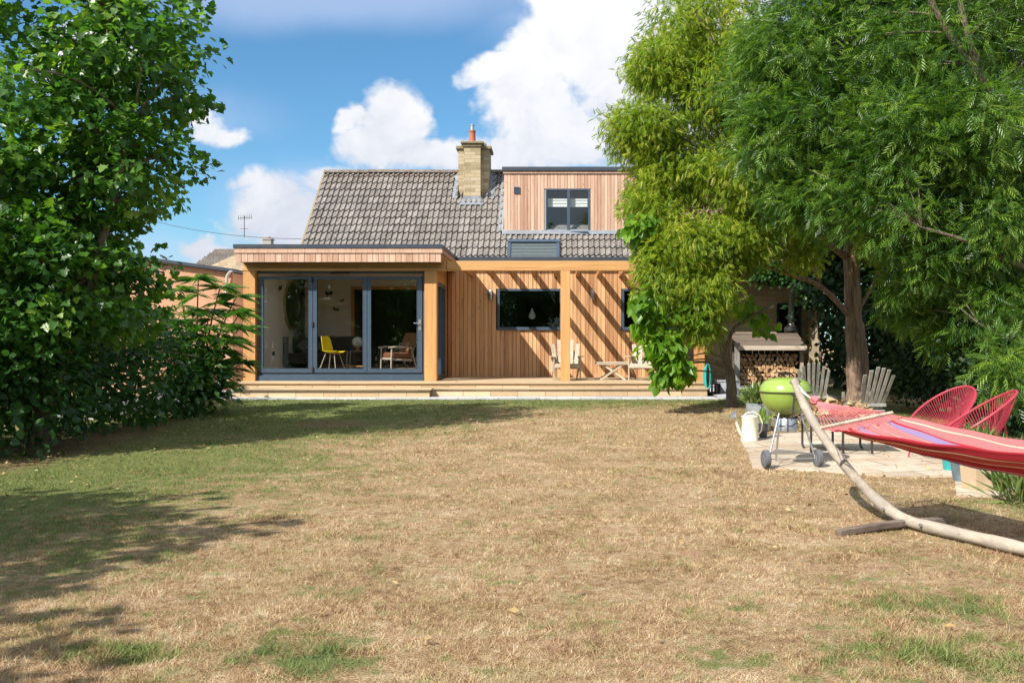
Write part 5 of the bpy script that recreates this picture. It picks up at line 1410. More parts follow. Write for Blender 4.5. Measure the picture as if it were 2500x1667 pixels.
# ------------------------------------------------------------------ hammock and its curved stand
HP, HD = Vector((2.19, 8.68, 0)), Vector((.98, -2.28, 0))
HN = Vector((.919, .395, 0))
def ht(sx_): r_ = (sx_ - VX) / F; return (HP.y * r_ - HP.x) / (HD.x - HD.y * r_)
pole = []
for sx_, sy_ in [(1940, 926), (1946, 948), (1966, 995), (1995, 1045), (2032, 1097), (2074, 1150), (2120, 1201), (2167, 1243), (2217, 1275), (2290, 1309), (2360, 1330), (2430, 1342), (2500, 1349)]:
    t_ = ht(sx_); q = HP + HD * t_; pole.append((t_, EYE - (sy_ - VY) / F * q.y))
pole = [(a, max(z_, .06)) for a, z_ in pole]
tm = 1.04
full = pole + [(2 * tm - a, z_) for a, z_ in reversed(pole)]
st = thing('hammock_stand', 'weathered curved timber hammock stand with a cross foot on the dry lawn', 'hammock stand', (0, 0, 0))
m_st = m_wood('bleached_larch_pole', (.20, .165, .125), (.52, .45, .365), 'y', .5, .85, .3, True, (.33, .30, .26))
pts = [Vector((HP.x + HD.x * a, HP.y + HD.y * a, z_)) for a, z_ in full]
# smooth the measured polyline
def smooth_path(p, k=3):
    for _ in range(k):
        q = [p[0]]
        for i in range(len(p) - 1): q += [p[i].lerp(p[i + 1], .25), p[i].lerp(p[i + 1], .75)]
        p = q + [p[-1]]
    return p
pp_ = smooth_path(pts, 2)
b = MB(); n_ = len(pp_)
b.tube(pp_, [.034 + .012 * math.sin(math.pi * i / (n_ - 1)) + (.004 if i % 9 < 4 else 0) for i in range(n_)], 12); part(b, 'pole', m_st, st, smooth=True)
fj = HP + HD * ht(2212)
b = MB()
for sg in (-1, 1):
    ln = .66 if sg < 0 else .42
    arc = [Vector((fj.x, fj.y, .045)) + HN * (sg * q) + Vector((0, 0, -.030 * (abs(q) / .66) ** 1.6 + .006)) for q in [ln * k / 5 for k in range(6)]]
    for a_, e_ in zip(arc[:-1], arc[1:]): b.bar(a_, e_ + (e_ - a_) * .08, .066, .048, (0, 0, 1), .2)
part(b, 'cross_foot', m_wood('dark_foot_timber', (.10, .075, .06), (.30, .24, .19), 'x', .6), st, bevel=.006)
for sx_ in (2170, 2218, 2262):
    a_ = ht(sx_); q = HP + HD * a_; z_ = np.interp(a_, [k[0] for k in pole], [k[1] for k in pole])
    b = MB(); pb = Vector((q.x, q.y, z_)) - HN * .05 + Vector((0, 0, .012)); b.tube([pb, pb - HN * .018], .013, 8); part(b, 'bolt', M['alu'], st)
top = pp_[2]
knot = HP + HD * .10 + Vector((0, 0, .955))
b = MB(); b.tube([top + Vector((.0, 0, .03)), top + Vector((.05, -.01, .0)), top + Vector((0, 0, -.06)), top + Vector((-.05, 0, -.01)), top + Vector((0, 0, .03))], .006, 6); part(b, 'rope_collar', M['dark_metal'], st)

hm = thing('hammock', 'red striped fabric hammock with a wooden spreader bar hung from the curved stand', 'hammock', (0, 0, 0))
M['rope'] = m_plain('pale_rope', (.55, .60, .62), .8)
mpk = m_plain('pink_cord', (.70, .17, .19), .8, 0, .2, 20)
b = MB(); b.tube([top, top.lerp(knot, .5) + Vector((0, 0, -.012)), knot], .006, 6); b.tube([top + Vector((0, .015, -.02)), top.lerp(knot, .5) + Vector((0, .0, -.03)), knot], .005, 6); part(b, 'rope', M['rope'], hm)
TB, TE = .335, 1.72
HW = .36
def bar_z(v): return .81 + .05 * v
def hpt(tt, v, zz): return HP + HD * tt + HN * (v * HW) + Vector((0, 0, zz))
b = MB(); b.tube([hpt(TB, -1.06, bar_z(-1.06)), hpt(TB, 1.06, bar_z(1.06))], .0155, 10); part(b, 'spreader_bar', M['pale_wood'], hm, smooth=True)
gath = knot + (HP + HD * TB + Vector((0, 0, .81)) - knot) * .12
b = MB()
ns = 19
for k in range(ns):
    v = -1 + 2 * k / (ns - 1); e_ = hpt(TB, v, bar_z(v))
    mid = gath.lerp(e_, .5) + Vector((0, 0, -.012 * (1 - abs(v))))
    b.tube([gath, mid, e_], .0030, 5, cap=False)
b.tube([knot, gath.lerp(knot, .5) + Vector((0, 0, .01)), gath], [.02, .034, .022], 8)
for k in range(7):
    a_ = 2 * math.pi * k / 7; o_ = Vector((.02 * math.cos(a_), .02 * math.cos(a_), .022 * math.sin(a_))); b.tube([knot + o_, knot.lerp(gath, .5) + o_ * 1.6, gath + o_ * .6], .009, 5)
part(b, 'string', mpk, hm, smooth=True)
m_, t = new_mat('striped_hammock_cloth')
va = t.attr('var')
red, pink, blue, cream, dk = (.56, .085, .085), (.68, .20, .20), (.25, .24, .43), (.78, .64, .44), (.42, .03, .045)
stops = [(0.0, dk), (.06, cream), (.075, red), (.16, red), (.17, cream), (.18, dk), (.27, pink), (.345, blue), (.385, blue), (.40, pink), (.43, cream), (.437, pink), (.46, dk), (.468, pink), (.52, pink), (.53, cream), (.56, pink), (.60, red), (.61, cream), (.62, pink), (.70, cream), (.706, pink), (.735, pink), (.75, blue), (.80, blue), (.81, dk), (.84, pink), (.93, pink), (.94, cream), (.95, pink), (1.0, dk)]
c = t.ramp(va, stops, 'CONSTANT')
tx = t.noise(t.v('MULTIPLY', t.pos(), (30, 30, 30)), 6.0, 3, .6)
c = t.mix(t.m('MULTIPLY', tx, .25), c, (.55, .05, .06))
bs = prin(t, c, .9, 0, bump(t, tx, .3, .002), **{'Specular IOR Level': .15}); tr = t.n('ShaderNodeBsdfTranslucent', {'Color': c}).outputs[0]
out(t, t.n('ShaderNodeMixShader', {0: .22, 1: bs, 2: tr}).outputs[0]); M['cloth'] = m_
nu, nv = 80, 60
vs_, fs_, var_ = [], [], []
for i in range(nu + 1):
    f = i / nu; tt = TB + .06 + (TE - TB - .12) * f; sag = math.sin(math.pi * f)
    for j in range(nv + 1):
        v = -1 + 2 * j / nv
        wid = 1.0 - .10 * sag
        z_ = bar_z(0) - .02 + .05 * v * (1 - sag) - .045 * sag - (.02 + .165 * sag ** .7) * (1 - v * v) ** .85 + .011 * math.sin(v * 19 + f * 5 + 1.5 * math.sin(f * 7)) * (1 - .55 * sag) + .005 * math.sin(v * 43 + f * 9) + .004 * math.sin(f * 34 + v * 6)
        vs_.append(hpt(tt, v * wid, z_)); var_.append((v + 1) / 2)
for i in range(nu):
    for j in range(nv):
        a_ = i * (nv + 1) + j; fs_.append((a_, a_ + 1, a_ + nv + 2, a_ + nv + 1))
b = MB(); b.V = [tuple(v) for v in vs_]; b.Fc = fs_; b.A = var_; b.M = [0] * len(fs_)
cl = part(b, 'cloth', M['cloth'], hm, smooth=True, fix=False)
md = cl.modifiers.new('thick', 'SOLIDIFY'); md.thickness = .006
b = MB()
for k in range(24):
    v0 = -1 + 2 * k / 24; vm = v0 + 1 / 24; v1 = v0 + 2 / 24
    za = lambda v: bar_z(0) - .02 + .05 * v - .02 * (1 - v * v)
    b.tube([hpt(TB, vm, bar_z(vm) - .01), hpt(TB + .065, v0 + .01, za(v0))], .0032, 4, cap=False); b.tube([hpt(TB, vm, bar_z(vm) - .01), hpt(TB + .065, v1 - .01, za(v1))], .0032, 4, cap=False)
part(b, 'fringe', mpk, hm)
# far end of the hammock, strings to the other end of the pole
b = MB(); b.tube([hpt(TE, -1.06, .81), hpt(TE, 1.06, .81)], .0155, 10); part(b, 'spreader_bar', M['pale_wood'], hm, smooth=True)
knot2 = HP + HD * (2 * tm - .10) + Vector((0, 0, .955)); top2 = pp_[-3]
b = MB()
for k in range(ns): v = -1 + 2 * k / (ns - 1); b.tube([knot2, hpt(TE, v, .81)], .0042, 5, cap=False)
b.tube([top2, knot2], .007, 6); part(b, 'string', mpk, hm)
# ------------------------------------------------------------------ trees and shrubs
T_MAPLE = None
def fan(half, cx=.4, fold=.12):
    """leaf outline (one half) mirrored, triangles fanned from a centre point"""
    o = half + [(x, -y) for x, y in reversed(half[1:-1])]
    V = [(cx, 0, -fold * .3)] + [(x, y, fold * abs(y) - .12 * x * x) for x, y in o]
    n = len(o)
    return V, [(0, 1 + k, 1 + (k + 1) % n) for k in range(n)]
L_MAPLE = fan([(0, 0), (.10, .16), (-.06, .40), (.22, .36), (.40, .58), (.50, .30), (.70, .27), (1.0, 0)], .30)
L_OVATE = fan([(0, 0), (.12, .26), (.42, .38), (.75, .25), (1.0, 0)], .45, .18)
L_HEART = fan([(.06, 0), (-.12, .24), (.05, .46), (.38, .46), (.70, .26), (1.0, 0)], .35, .22)
L_WILLOW = ([(0, 0, 0), (.35, .085, .03), (.72, .055, .0), (1, 0, -.10), (.72, -.055, .0), (.35, -.085, .03), (.5, 0, -.01)], [(0, 6, 1), (1, 6, 2), (2, 6, 3), (3, 6, 4), (4, 6, 5), (5, 6, 0)])
def pinnate(pairs, ll, lw, droop, ang=.9, stem=.012):
    V, T = [], []
    for k in range(pairs):
        f = (k + 1) / (pairs + .6)
        bx_, bz = f, -droop * f * f
        for sg in (-1, 1):
            L_ = ll * (1 - .45 * abs(f - .45)); dx, dy, dz = L_ * math.cos(ang), sg * L_ * math.sin(ang), -L_ * .30
            i = len(V); w_ = lw * L_ / ll
            V += [(bx_, 0, bz), (bx_ + dx * .5 - w_ * sg * math.sin(ang) * sg * 0 + w_ * .8, dy * .5, bz + dz * .35), (bx_ + dx, dy, bz + dz), (bx_ + dx * .5 - w_ * .8, dy * .5, bz + dz * .35)]
            T += [(i, i + 1, i + 2), (i, i + 2, i + 3)]
    i = len(V)
    V += [(0, stem, 0), (0, -stem, 0), (.5, 0, -droop * .25 + .005), (1, 0, -droop)]
    T += [(i, i + 1, i + 2), (i + 2, i + 1, i + 3)]
    return V, T
L_SPRAY = pinnate(4, .40, .13, .35, .80)
L_SHOOT = pinnate(4, .50, .085, .18, .72, .008)
L_SUMAC = pinnate(11, .30, .045, .55, 1.15, .010)

def clumps(r_, ells, n, shell=.55):
    """clump centres in ellipsoids (cx,cy,cz,rx,ry,rz,weight), mostly towards their outside"""
    w_ = np.array([e[6] for e in ells], float); w_ /= w_.sum()
    idx = r_.choice(len(ells), n, p=w_)
    E = np.array([e[:6] for e in ells], float)[idx]
    d = unit(r_.normal(size=(n, 3)))
    q = shell + (1 - shell) * r_.rand(n) ** .6
    q = np.where(r_.rand(n) < .22, r_.rand(n) * .7, q)
    return E[:, :3] + d * E[:, 3:] * q[:, None], d
def bez(a, b_, c_, n=7): return [a.lerp(b_, k / n).lerp(b_.lerp(c_, k / n), k / n) for k in range(n + 1)]

def limbs(b, r_, forks, ends, r0, r1, rise=.35, n_sub=0, twig=.006):
    for e in ends:
        f = min(forks, key=lambda q: (Vector(q[0]) - Vector(e)).length + (0.6 if q[0][2] > e[2] else 0))
        a = Vector(f[0]); c_ = Vector(e)
        mid = a.lerp(c_, .5) + Vector((0, 0, rise * (c_ - a).length * .4)) + Vector(r_.normal(size=3) * .12 * (c_ - a).length * .5)
        pts = bez(a, mid, c_, 8)
        ra = min(f[1] * .75, r0)
        b.tube(pts, [ra + (r1 - ra) * (k / 8) ** .8 for k in range(9)], 6, cap=False)

def tree(name, label, cat, base, trunk, ells, leaf, mat, bark, nclump, per, cr, size, seed, nlimb=30, group=None, droop=0.0, shell=.55, flat=.75, forks=None, r_limb=.05, up=.35, outw=.55, jit=.6, extra=None, rz_=(.8, 1.25)):
    """trunk = list of (x,y,z,r); ells = crown lobes; leaf = (verts, tris)"""
    r_ = np.random.RandomState(seed)
    t_ = thing(name, label, cat, base, 0, group)
    off = np.array(base)
    cc, dd = clumps(r_, ells, nclump, shell)
    b = MB()
    tr = trunk if isinstance(trunk[0], list) else [trunk]
    fk = []
    for tk in tr:
        P_ = smooth_path([Vector(q[:3]) - Vector(base) for q in tk], 2)
        rad = np.interp(np.linspace(0, 1, len(P_)), np.linspace(0, 1, len(tk)), [q[3] for q in tk])
        rad = [q * (1 + .08 * math.sin(k * 2.1 + seed)) for k, q in enumerate(rad)]
        b.tube(P_, rad, 12, cap=True)
        fk += [(tuple(np.array(p_) + off), rad[k]) for k, p_ in enumerate(P_) if k > len(P_) * .35]
    b2 = MB()
    sel = r_.choice(nclump, min(nlimb, nclump), replace=False)
    limbs(b2, r_, fk, [cc[k] - dd[k] * .1 for k in sel], r_limb, .010, up)
    b2.V = [(v[0] - off[0], v[1] - off[1], v[2] - off[2]) for v in b2.V]
    o = len(b.V); b.V += b2.V; b.A += b2.A; b.M += b2.M; b.Fc += [tuple(i + o for i in f) for f in b2.Fc]
    b.build('trunk', bark, t_, smooth=True)
    n = nclump * per
    ci = np.repeat(np.arange(nclump), per)
    crs = cr * r_.uniform(rz_[0], rz_[1], nclump)[ci]
    loc = r_.normal(size=(n, 3)); loc = loc / np.maximum(1, np.linalg.norm(loc, axis=1, keepdims=True) / 1.5)
    P = cc[ci] + loc * crs[:, None] * np.array([1, 1, flat])
    A = dd[ci] * outw + unit(loc) * outw + r_.normal(size=(n, 3)) * jit; A[:, 2] -= droop
    N = r_.normal(size=(n, 3)) * .45 + dd[ci] * .35; N[:, 2] += .75
    var = np.clip(r_.rand(nclump)[ci] * .45 + r_.rand(n) * .55, 0, 1)
    S = size * r_.uniform(.65, 1.25, n)
    k = P[:, 2] > 0.03
    scatter('crown', mat, t_, P[k] - off, A[k], N[k], S[k], leaf[0], leaf[1], var[k])
    return t_

M['maple'] = m_leaf('maple_leaf', [(.018, .065, .014), (.05, .14, .024), (.10, .23, .032), (.22, .34, .045)], .36, .48, .5)
M['hazel'] = m_leaf('hedge_leaf', [(.016, .055, .014), (.035, .105, .024), (.08, .18, .035)], .36, .42, .5)
M['sumac'] = m_leaf('sumac_leaflet', [(.03, .10, .018), (.065, .18, .03), (.14, .27, .04)], .42, .40)
M['gold'] = m_leaf('feathery_leaf', [(.06, .135, .012), (.14, .24, .018), (.25, .345, .03), (.38, .43, .05), (.42, .35, .06)], .45, .42, .4, 1.5, .8)
M['willow'] = m_leaf('willow_leaf', [(.016, .052, .010), (.05, .125, .020), (.135, .25, .035), (.27, .38, .065)], .32, .38, .5)
M['catalpa'] = m_leaf('catalpa_leaf', [(.06, .15, .012), (.13, .265, .02), (.24, .38, .035)], .38, .42, .45, 1.5)
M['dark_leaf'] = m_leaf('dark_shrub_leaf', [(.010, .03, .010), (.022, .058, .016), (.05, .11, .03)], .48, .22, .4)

# --- left boundary
def vz(x, y, z, r): return (x, y, z, r)
maple = tree('maple_tree', 'tall dark green maple filling the left edge of the view', 'tree', (-7.1, 13.0, zg(13)),
     [[(-7.1, 13, 0, .17), (-7.0, 13, 1.6, .14), (-6.6, 12.9, 3.3, .11), (-6.3, 13, 4.8, .08), (-6.2, 13, 7.6, .04)], [(-7.3, 13.1, 0, .12), (-7.6, 12.9, 2.5, .1), (-7.8, 12.8, 4.6, .07), (-7.9, 12.8, 7.0, .04)], [(-7.0, 12.7, .2, .09), (-6.1, 12.6, 2.7, .06), (-5.7, 12.6, 4.4, .03)]],
     [(-7.0, 13.0, 4.8, 1.7, 1.9, 2.4, 1.0), (-5.85, 12.9, 5.5, 1.2, 1.2, 1.0, .5), (-6.1, 12.8, 3.95, 1.2, 1.2, .7, .45), (-7.9, 12.2, 3.6, 1.5, 1.4, 1.6, .6), (-6.3, 12.9, 2.5, .95, 1.1, 1.0, .45), (-6.7, 12.0, 2.2, .8, .6, 1.1, .45), (-7.6, 12.6, 7.2, 1.6, 1.5, 1.2, .4)],
     L_MAPLE, M['maple'], M['grey_bark'], 520, 42, .19, .112, 101, 90, droop=.25, r_limb=.045, jit=.5)
tree('hazel_hedge', 'dense dark broad leaved hedge along the left edge of the lawn', 'hedge', (-8.2, 12.6, zg(12.6)),
     [[(-8.2, 12.6, 0, .06), (-8.2, 12.5, 1.6, .04), (-8.0, 12.5, 2.8, .02)], [(-7.7, 13.6, 0, .05), (-7.6, 13.6, 1.6, .03), (-7.4, 13.6, 2.4, .02)], [(-8.0, 11.4, 0, .05), (-7.9, 11.4, 1.6, .03), (-7.7, 11.3, 2.4, .02)]],
     [(-8.0, 12.4, 1.2, 1.35, 2.2, 1.35, 1.0), (-7.6, 13.8, 1.1, 1.0, 1.6, 1.2, .6), (-8.1, 11.2, 1.0, 1.2, 1.3, 1.15, .6), (-8.2, 12.6, 2.9, 1.3, 2.1, 1.1, .7), (-6.95, 12.2, 1.0, .75, .9, 1.1, .5), (-7.25, 14.9, 1.1, 1.0, 1.4, 1.15, .5), (-7.1, 16.2, 1.1, .8, 1.2, 1.1, .35), (-6.7, 17.2, .8, .7, .8, .9, .35)],
     L_OVATE, M['hazel'], M['grey_bark'], 560, 28, .24, .11, 102, 60, droop=.35, r_limb=.03)
tree('hazel_hedge', 'darker low stretch of hedge behind the maple on the left', 'hedge', (-9.8, 17.2, zg(17.2)),
     [(-9.8, 17.2, 0, .07), (-9.8, 17.2, 1.6, .05), (-9.6, 17.2, 3.0, .03)],
     [(-9.6, 17.5, 1.8, 1.5, 2.0, 1.9, 1.0), (-10.2, 16.0, 2.2, 1.4, 1.5, 2.2, .7), (-11.0, 19.5, 2.4, 1.8, 1.8, 2.4, .7)], L_OVATE, M['hazel'], M['grey_bark'], 300, 26, .32, .13, 103, 40, droop=.35, r_limb=.03)
tree('maple_tree', 'neighbouring maple outside the view whose shade falls across the lawn', 'tree', (-7.6, 3.4, 0),
     [(-7.6, 3.4, 0, .16), (-7.5, 3.4, 1.6, .12), (-7.4, 3.5, 3.4, .07)],
     [(-7.3, 3.4, 3.5, 1.5, 1.9, 1.5, 1.0), (-6.2, 1.0, 2.7, 1.5, 1.5, 1.2, .9), (-7.4, 5.2, 2.7, 1.2, 1.2, 1.2, .5)], L_MAPLE, M['maple'], M['pale_bark'], 220, 30, .38, .18, 104, 30, droop=.25)

def sumac():
    r_ = np.random.RandomState(55)
    bx_, by_ = X(478, 17.6), 17.6
    t_ = thing('sumac_shrub', 'sumac shrub with long arching feathery leaves beside the extension step', 'shrub', (bx_, by_, zg(by_)))
    b = MB(); P, A, N = [], [], []
    stems = [(1.0, -.1, 1.6), (.8, .25, 2.2), (.2, .25, 1.9), (-.2, -.3, 1.7), (.65, .1, .5), (.2, -.5, .55), (-.7, .2, 1.1), (-.3, -.5, .6), (.95, .1, 1.9), (.45, .2, 2.35), (.1, -.1, 2.5), (-.4, .1, 2.3), (.75, -.15, 1.35), (.35, -.35, 1.6), (-.75, -.2, 1.9), (.95, .2, .95), (.0, -.4, 1.1), (-.5, -.4, 1.3), (.55, -.3, .75)]
    for sx_, sy_, h in stems:
        top_ = Vector((sx_ * .85, sy_, h)); path = bez(Vector((r_.uniform(-.08, .08), r_.uniform(-.05, .05), 0)), Vector((sx_ * .3, sy_ * .4, h * .6)), top_, 7)
        b.tube(path, [.028 - .018 * k / 7 for k in range(8)], 6)
        for k in range(34):
            a = r_.uniform(0, 2 * np.pi); f = 1.0 if k < 18 else r_.uniform(.62, .98)
            q = path[int(f * 7)]
            P.append(tuple(q)); A.append((math.cos(a), math.sin(a) * .9, r_.uniform(.05, .65) if f == 1 else r_.uniform(-.1, .35))); N.append((r_.normal() * .15, r_.normal() * .15, 1))
    b.build('stem', M['grey_bark'], t_, smooth=True)
    n = len(P)
    scatter('foliage', M['sumac'], t_, np.array(P), np.array(A), np.array(N), r_.uniform(.26, .48, n), L_SUMAC[0], L_SUMAC[1], r_.rand(n))
sumac()

# --- right side: the big feathery tree
D0 = 20.0
tx = X(2092, D0)
def e(sx_, sy_, d, rx_, rz_, w_=1.0, ry=None): q = at(sx_, sy_, d); return (q.x, q.y, q.z, rx_, ry or rx_, rz_, w_)
redwood = tree('swamp_cypress', 'tall feathery yellow green tree with a reddish stringy trunk right of the terrace', 'tree', (tx, D0, zg(D0)),
     [[(tx, D0, 0, .27), (tx - .02, D0, .5, .20), (tx - .05, D0, 1.6, .185), (tx - .10, D0, 2.7, .17), (tx - .12, D0, 3.6, .16), (tx - .15, D0, 5.0, .13), (tx - .2, D0, 8.5, .07)],
      [(tx + .16, D0 + .02, 0, .17), (tx + .13, D0, 1.0, .13), (tx + .04, D0, 1.9, .10)],
      [(tx - .1, D0, 2.0, .07), (X(2000, 19.6), 19.6, Z(690, 19.6), .055), (X(1925, 19.2), 19.2, Z(672, 19.2), .035), (X(1850, 18.9), 18.9, Z(640, 18.9), .018)],
      [(tx - .12, D0, 3.2, .085), (X(2020, 19.6), 19.6, Z(590, 19.6), .07), (X(1960, 19.3), 19.3, Z(530, 19.3), .05), (X(1800, 19), 19, Z(420, 19), .02)],
      [(tx - .12, D0, 3.5, .07), (X(2030, 19.3), 19.3, Z(560, 19.3), .06), (X(1985, 19.0), 19.0, Z(500, 19.0), .04), (X(1900, 18.6), 18.6, Z(330, 18.6), .02)],
      [(X(2000, 19.6), 19.6, Z(690, 19.6), .04), (X(1985, 19.4), 19.4, Z(640, 19.4), .03), (X(1965, 19.3), 19.3, Z(570, 19.3), .02)],
      [(tx + .05, D0, 2.2, .05), (X(2135, 19.8), 19.8, Z(690, 19.8), .035), (X(2170, 19.6), 19.6, Z(610, 19.6), .02)]],
     [e(1700, 60, 19, .95, .85, 1.0), e(1800, -120, 19.4, 1.4, 1.1, .8), e(1620, 165, 18.8, .72, .50, .9), e(1760, 250, 18.9, 1.1, .8, 1.2), e(1570, 320, 18.6, .72, .48, 1.0), e(1640, 420, 18.6, .72, .5, 1.0), e(1600, 500, 18.5, .5, .4, .7),
      e(1800, 440, 18.6, 1.05, .7, 1.2), e(1660, 600, 18.2, .60, .5, .9), e(1760, 580, 18.3, .6, .45, .7), e(1640, 690, 18.0, .55, .42, .5), e(1725, 700, 18.1, .5, .42, .55), e(1610, 640, 18.0, .35, .4, .5), e(1700, 780, 18.0, .45, .34, .3), e(1810, 600, 18.4, .5, .35, .5), e(1950, 260, 19.5, 1.2, 1.0, .6), e(2050, 420, 19.6, 1.1, .8, .5), e(1880, 540, 18.6, .6, .4, .6), e(1960, 610, 18.8, .35, .25, .25), e(1830, 150, 18.6, 1.0, .8, .9), e(1870, 380, 18.4, .8, .6, .8), e(2150, 600, 19.4, .4, .3, .25)],
     L_SPRAY, M['gold'], M['tree_bark'], 2100, 34, .18, .135, 201, 150, droop=.85, shell=.5, flat=1.05, r_limb=.02, jit=.8, outw=.5)

# --- catalpa
d = 18.9; bx_ = X(1788, d)
catalpa = tree('catalpa_tree', 'small forked catalpa with big bright heart shaped leaves at the terrace end', 'tree', (bx_, d, zg(d)),
     [[(bx_, d, 0, .15), (bx_ - .02, d, .35, .115), (bx_ - .02, d, .75, .10), (bx_ - .16, d, 1.25, .075), (bx_ - .30, d, 1.85, .05), (bx_ - .75, d - .1, 2.7, .03)],
      [(bx_ - .02, d, .7, .08), (X(1772, d), d, Z(850, d), .05), (X(1790, d), d, Z(800, d), .035), (X(1815, d), d, Z(785, d), .03), (X(1890, d), d, Z(740, d), .02)],
      [(bx_ - .25, d, 1.7, .04), (X(1700, 18.5), 18.5, Z(800, 18.5), .025), (X(1640, 18.3), 18.3, Z(760, 18.3), .018)]],
     [e(1600, 790, 17.7, .34, .32, 1.0), e(1570, 745, 17.7, .25, .24, .8), e(1625, 850, 17.6, .34, .30, 1.1), e(1655, 895, 17.5, .26, .24, .9), e(1630, 915, 17.5, .18, .18, .6), e(1565, 560, 17.9, .22, .26, .8), e(1600, 610, 17.9, .2, .22, .4), e(1700, 770, 17.9, .3, .3, .5), e(1860, 790, 19.2, .30, .24, .3), e(1820, 740, 19.0, .25, .25, .2)],
     L_HEART, M['catalpa'], M['grey_bark'], 150, 8, .13, .165, 301, 14, droop=1.0, shell=.3, r_limb=.02, jit=.35, outw=.6)

# --- willow leaning in from the right
def wl_tree():
    return tree('willow_tree', 'broad green willow with slender leaves leaning in from the right edge', 'tree', (8.6, 14.6, zg(14.6)),
     [[(8.6, 14.6, 0, .24), (8.3, 14.6, 1.5, .19), (7.7, 14.5, 3.0, .14), (X(2440, 14.3), 14.3, Z(300, 14.3), .10), (X(2390, 14.0), 14.0, Z(180, 14.0), .065), (X(2270, 13.8), 13.8, Z(20, 13.8), .04), (X(2240, 13.8), 13.8, Z(-150, 13.8), .03)],
      [(X(2400, 14.0), 14.0, Z(200, 14.0), .06), (X(2360, 13.7), 13.7, Z(80, 13.7), .045), (X(2330, 13.6), 13.6, Z(-60, 13.6), .03)],
      [(7.9, 14.5, 2.4, .07), (X(2440, 14), 14, Z(630, 14), .05), (X(2370, 13.9), 13.9, Z(590, 13.9), .03), (X(2250, 13.8), 13.8, Z(555, 13.8), .015)],
      [(8.2, 14.5, 1.6, .06), (X(2480, 14.2), 14.2, Z(840, 14.2), .03), (X(2390, 14.0), 14.0, Z(790, 14.0), .015)]],
     [e(1960, 120, 15.6, 1.0, .85, 1.0), e(1900, 330, 15.6, .75, .65, .8), e(2080, 300, 15.2, 1.0, .8, 1.1), e(2060, 470, 15.2, .85, .5, .9), e(1960, 470, 15.6, .55, .4, .5), e(2260, 120, 14.6, 1.1, .9, 1.0), e(2220, 330, 14.4, .9, .75, 1.0), e(2200, 520, 14.6, .85, .5, .9), e(2400, 330, 14.0, .9, .9, .9),
      e(2440, 540, 14.2, .7, .6, .8), e(2300, 620, 14.6, .7, .4, .5), e(2440, 740, 14.4, .55, .5, .38), e(2330, 800, 15.4, .4, .45, .26), e(2230, 740, 16.0, .45, .4, .28), e(2470, 900, 13.6, .4, .4, .25), e(2060, -60, 15.6, 1.3, .9, .7), e(2400, -60, 14.6, 1.5, .9, .7), e(2240, 690, 15.4, .5, .4, .35), e(2480, 120, 15.4, 1.2, 1.1, 1.0), e(2180, -20, 15.8, 1.3, .9, .8), e(1880, 200, 16.4, .8, .7, .7), e(2480, 420, 15.0, .9, .8, .6)],
     L_SHOOT, M['willow'], M['grey_bark'], 1750, 24, .20, .205, 401, 60, droop=.30, shell=.45, r_limb=.014, jit=.75, flat=.9, outw=.55)
willow = wl_tree()

# --- dark planting at the back right
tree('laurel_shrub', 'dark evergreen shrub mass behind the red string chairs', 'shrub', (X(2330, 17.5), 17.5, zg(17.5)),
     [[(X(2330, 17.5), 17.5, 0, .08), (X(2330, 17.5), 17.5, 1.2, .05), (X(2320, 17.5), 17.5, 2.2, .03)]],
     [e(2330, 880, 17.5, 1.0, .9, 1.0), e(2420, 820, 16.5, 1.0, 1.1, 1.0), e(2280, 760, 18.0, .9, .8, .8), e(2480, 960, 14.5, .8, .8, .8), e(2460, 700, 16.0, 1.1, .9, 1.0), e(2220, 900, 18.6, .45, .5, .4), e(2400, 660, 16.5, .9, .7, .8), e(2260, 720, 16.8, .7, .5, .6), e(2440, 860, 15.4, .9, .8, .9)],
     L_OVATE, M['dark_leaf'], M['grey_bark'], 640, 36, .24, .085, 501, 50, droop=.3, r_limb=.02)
tree('yew_tree', 'tall dark tree closing the view behind the big trunk', 'tree', (8.4, 23.8, zg(23.8)),
     [(8.4, 23.8, 0, .2), (8.4, 23.8, 3, .15), (8.3, 23.8, 6, .08)],
     [(8.4, 23.8, 2.4, 2.0, 1.6, 2.2, 1.0), (9.6, 22.6, 2.2, 2.0, 1.6, 2.3, 1.0), (8.0, 24.0, 5.2, 2.2, 1.7, 1.8, .9), (10.6, 23.0, 5.5, 2.4, 1.8, 2.4, .9), (11.4, 20.5, 3.2, 1.8, 2.0, 3.2, .9), (8.6, 23.5, 8.2, 2.4, 2, 1.8, .7)],
     L_OVATE, M['dark_leaf'], M['grey_bark'], 900, 38, .40, .16, 502, 60, droop=.3, r_limb=.04)
tree('climbing_shrub', 'leafy climber on the stone wall above the log store', 'shrub', (X(2010, 25.2), 25.2, zg(25.2)),
     [(X(2010, 25.2), 25.2, 0, .04), (X(2000, 25.2), 25.2, 1.8, .03), (X(1985, 25.3), 25.3, 3.0, .02)],
     [e(2000, 680, 25.0, .75, .7, 1.0, .5), e(1900, 660, 25.0, .6, .4, .6, .4), e(2060, 620, 24.6, .7, .7, .6, .5), e(1950, 610, 24.8, .8, .5, .6, .5)],
     L_OVATE, M['hazel'], M['grey_bark'], 150, 30, .22, .12, 503, 30, droop=.4, r_limb=.02)
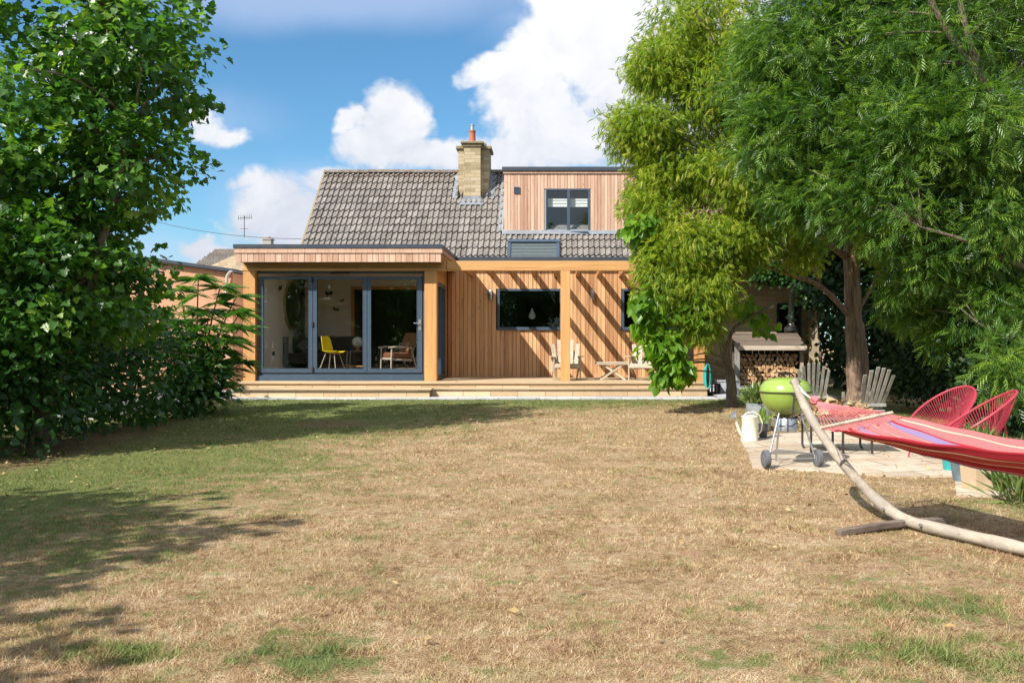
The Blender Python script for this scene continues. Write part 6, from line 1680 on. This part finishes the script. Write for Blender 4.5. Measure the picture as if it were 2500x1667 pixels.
def grassy(label, sx_, sy_, n, r, h, seed):
    x_, y_, z_ = gpt(sx_, sy_)
    t_ = thing('leafy_plant', label, 'plant', (x_, y_, z_)); tuft('foliage', M['herb'], t_, n, r, h, .055, seed, 1.0)
    b = MB()
    for k in range(5): a = k * 1.3; b.tube([(0, 0, 0), (.05 * math.cos(a), .05 * math.sin(a), h * .5)], .006, 5)
    b.build('stem', M['grey_bark'], t_)
grassy('arching green plant beside the tan pot at the patio corner', 2440, 1195, 260, .22, .55, 61)
grassy('low leafy clump at the right edge of the lawn', 2500, 1230, 260, .28, .5, 62)

# --- garden trees behind the photographer, seen mirrored in the windows
for x_, y_, a_, s_, lab in ((-16.5, -10, .4, 1.0, 'garden tree behind the camera, mirrored in the left glass door'), (-5.2, -11.5, 2.2, 1.1, 'garden tree behind the camera, mirrored at the right of the glass doors'), (-1.0, -12.5, 4.0, 1.15, 'garden tree behind the camera, mirrored in the kitchen window'), (4.2, -11, 5.2, 1.0, 'garden tree behind the camera, mirrored in the second kitchen window'), (-11.9, -13.5, 1.2, .95, 'garden tree behind the camera, mirrored in the middle glass door')):
    copy_tree(maple, (x_, y_, 0), a_, lab, 'garden trees behind the camera', (s_, s_, s_))

hedge = tree('boundary_hedge', 'tall dark boundary hedge closing the garden behind the house on the right', 'hedge', (9.5, 30.0, zg(30)),
     [[(x_, 30, 0, .08), (x_, 30, 2.5, .04)] for x_ in (7.5, 9.5, 12, 15, 18)],
     [(7.5, 30, 2.2, 2.4, 1.2, 2.4, 1.0), (10.5, 29.6, 2.6, 2.4, 1.2, 2.8, 1.0), (14, 29.5, 2.8, 2.6, 1.2, 3.0, 1.0), (17.5, 29, 3.0, 2.6, 1.3, 3.2, 1.0)], L_OVATE, M['dark_leaf'], M['grey_bark'], 330, 34, .42, .2, 504, 20, droop=.3, r_limb=.03)
copy_tree(hedge, (-13.0, -15.5, 0), 0, 'long hedge behind the camera, mirrored low in the left glass door', 'hedges behind the camera')
copy_tree(hedge, (0.0, -15.0, 0), 0, 'long hedge behind the camera, mirrored low in the kitchen window', 'hedges behind the camera')
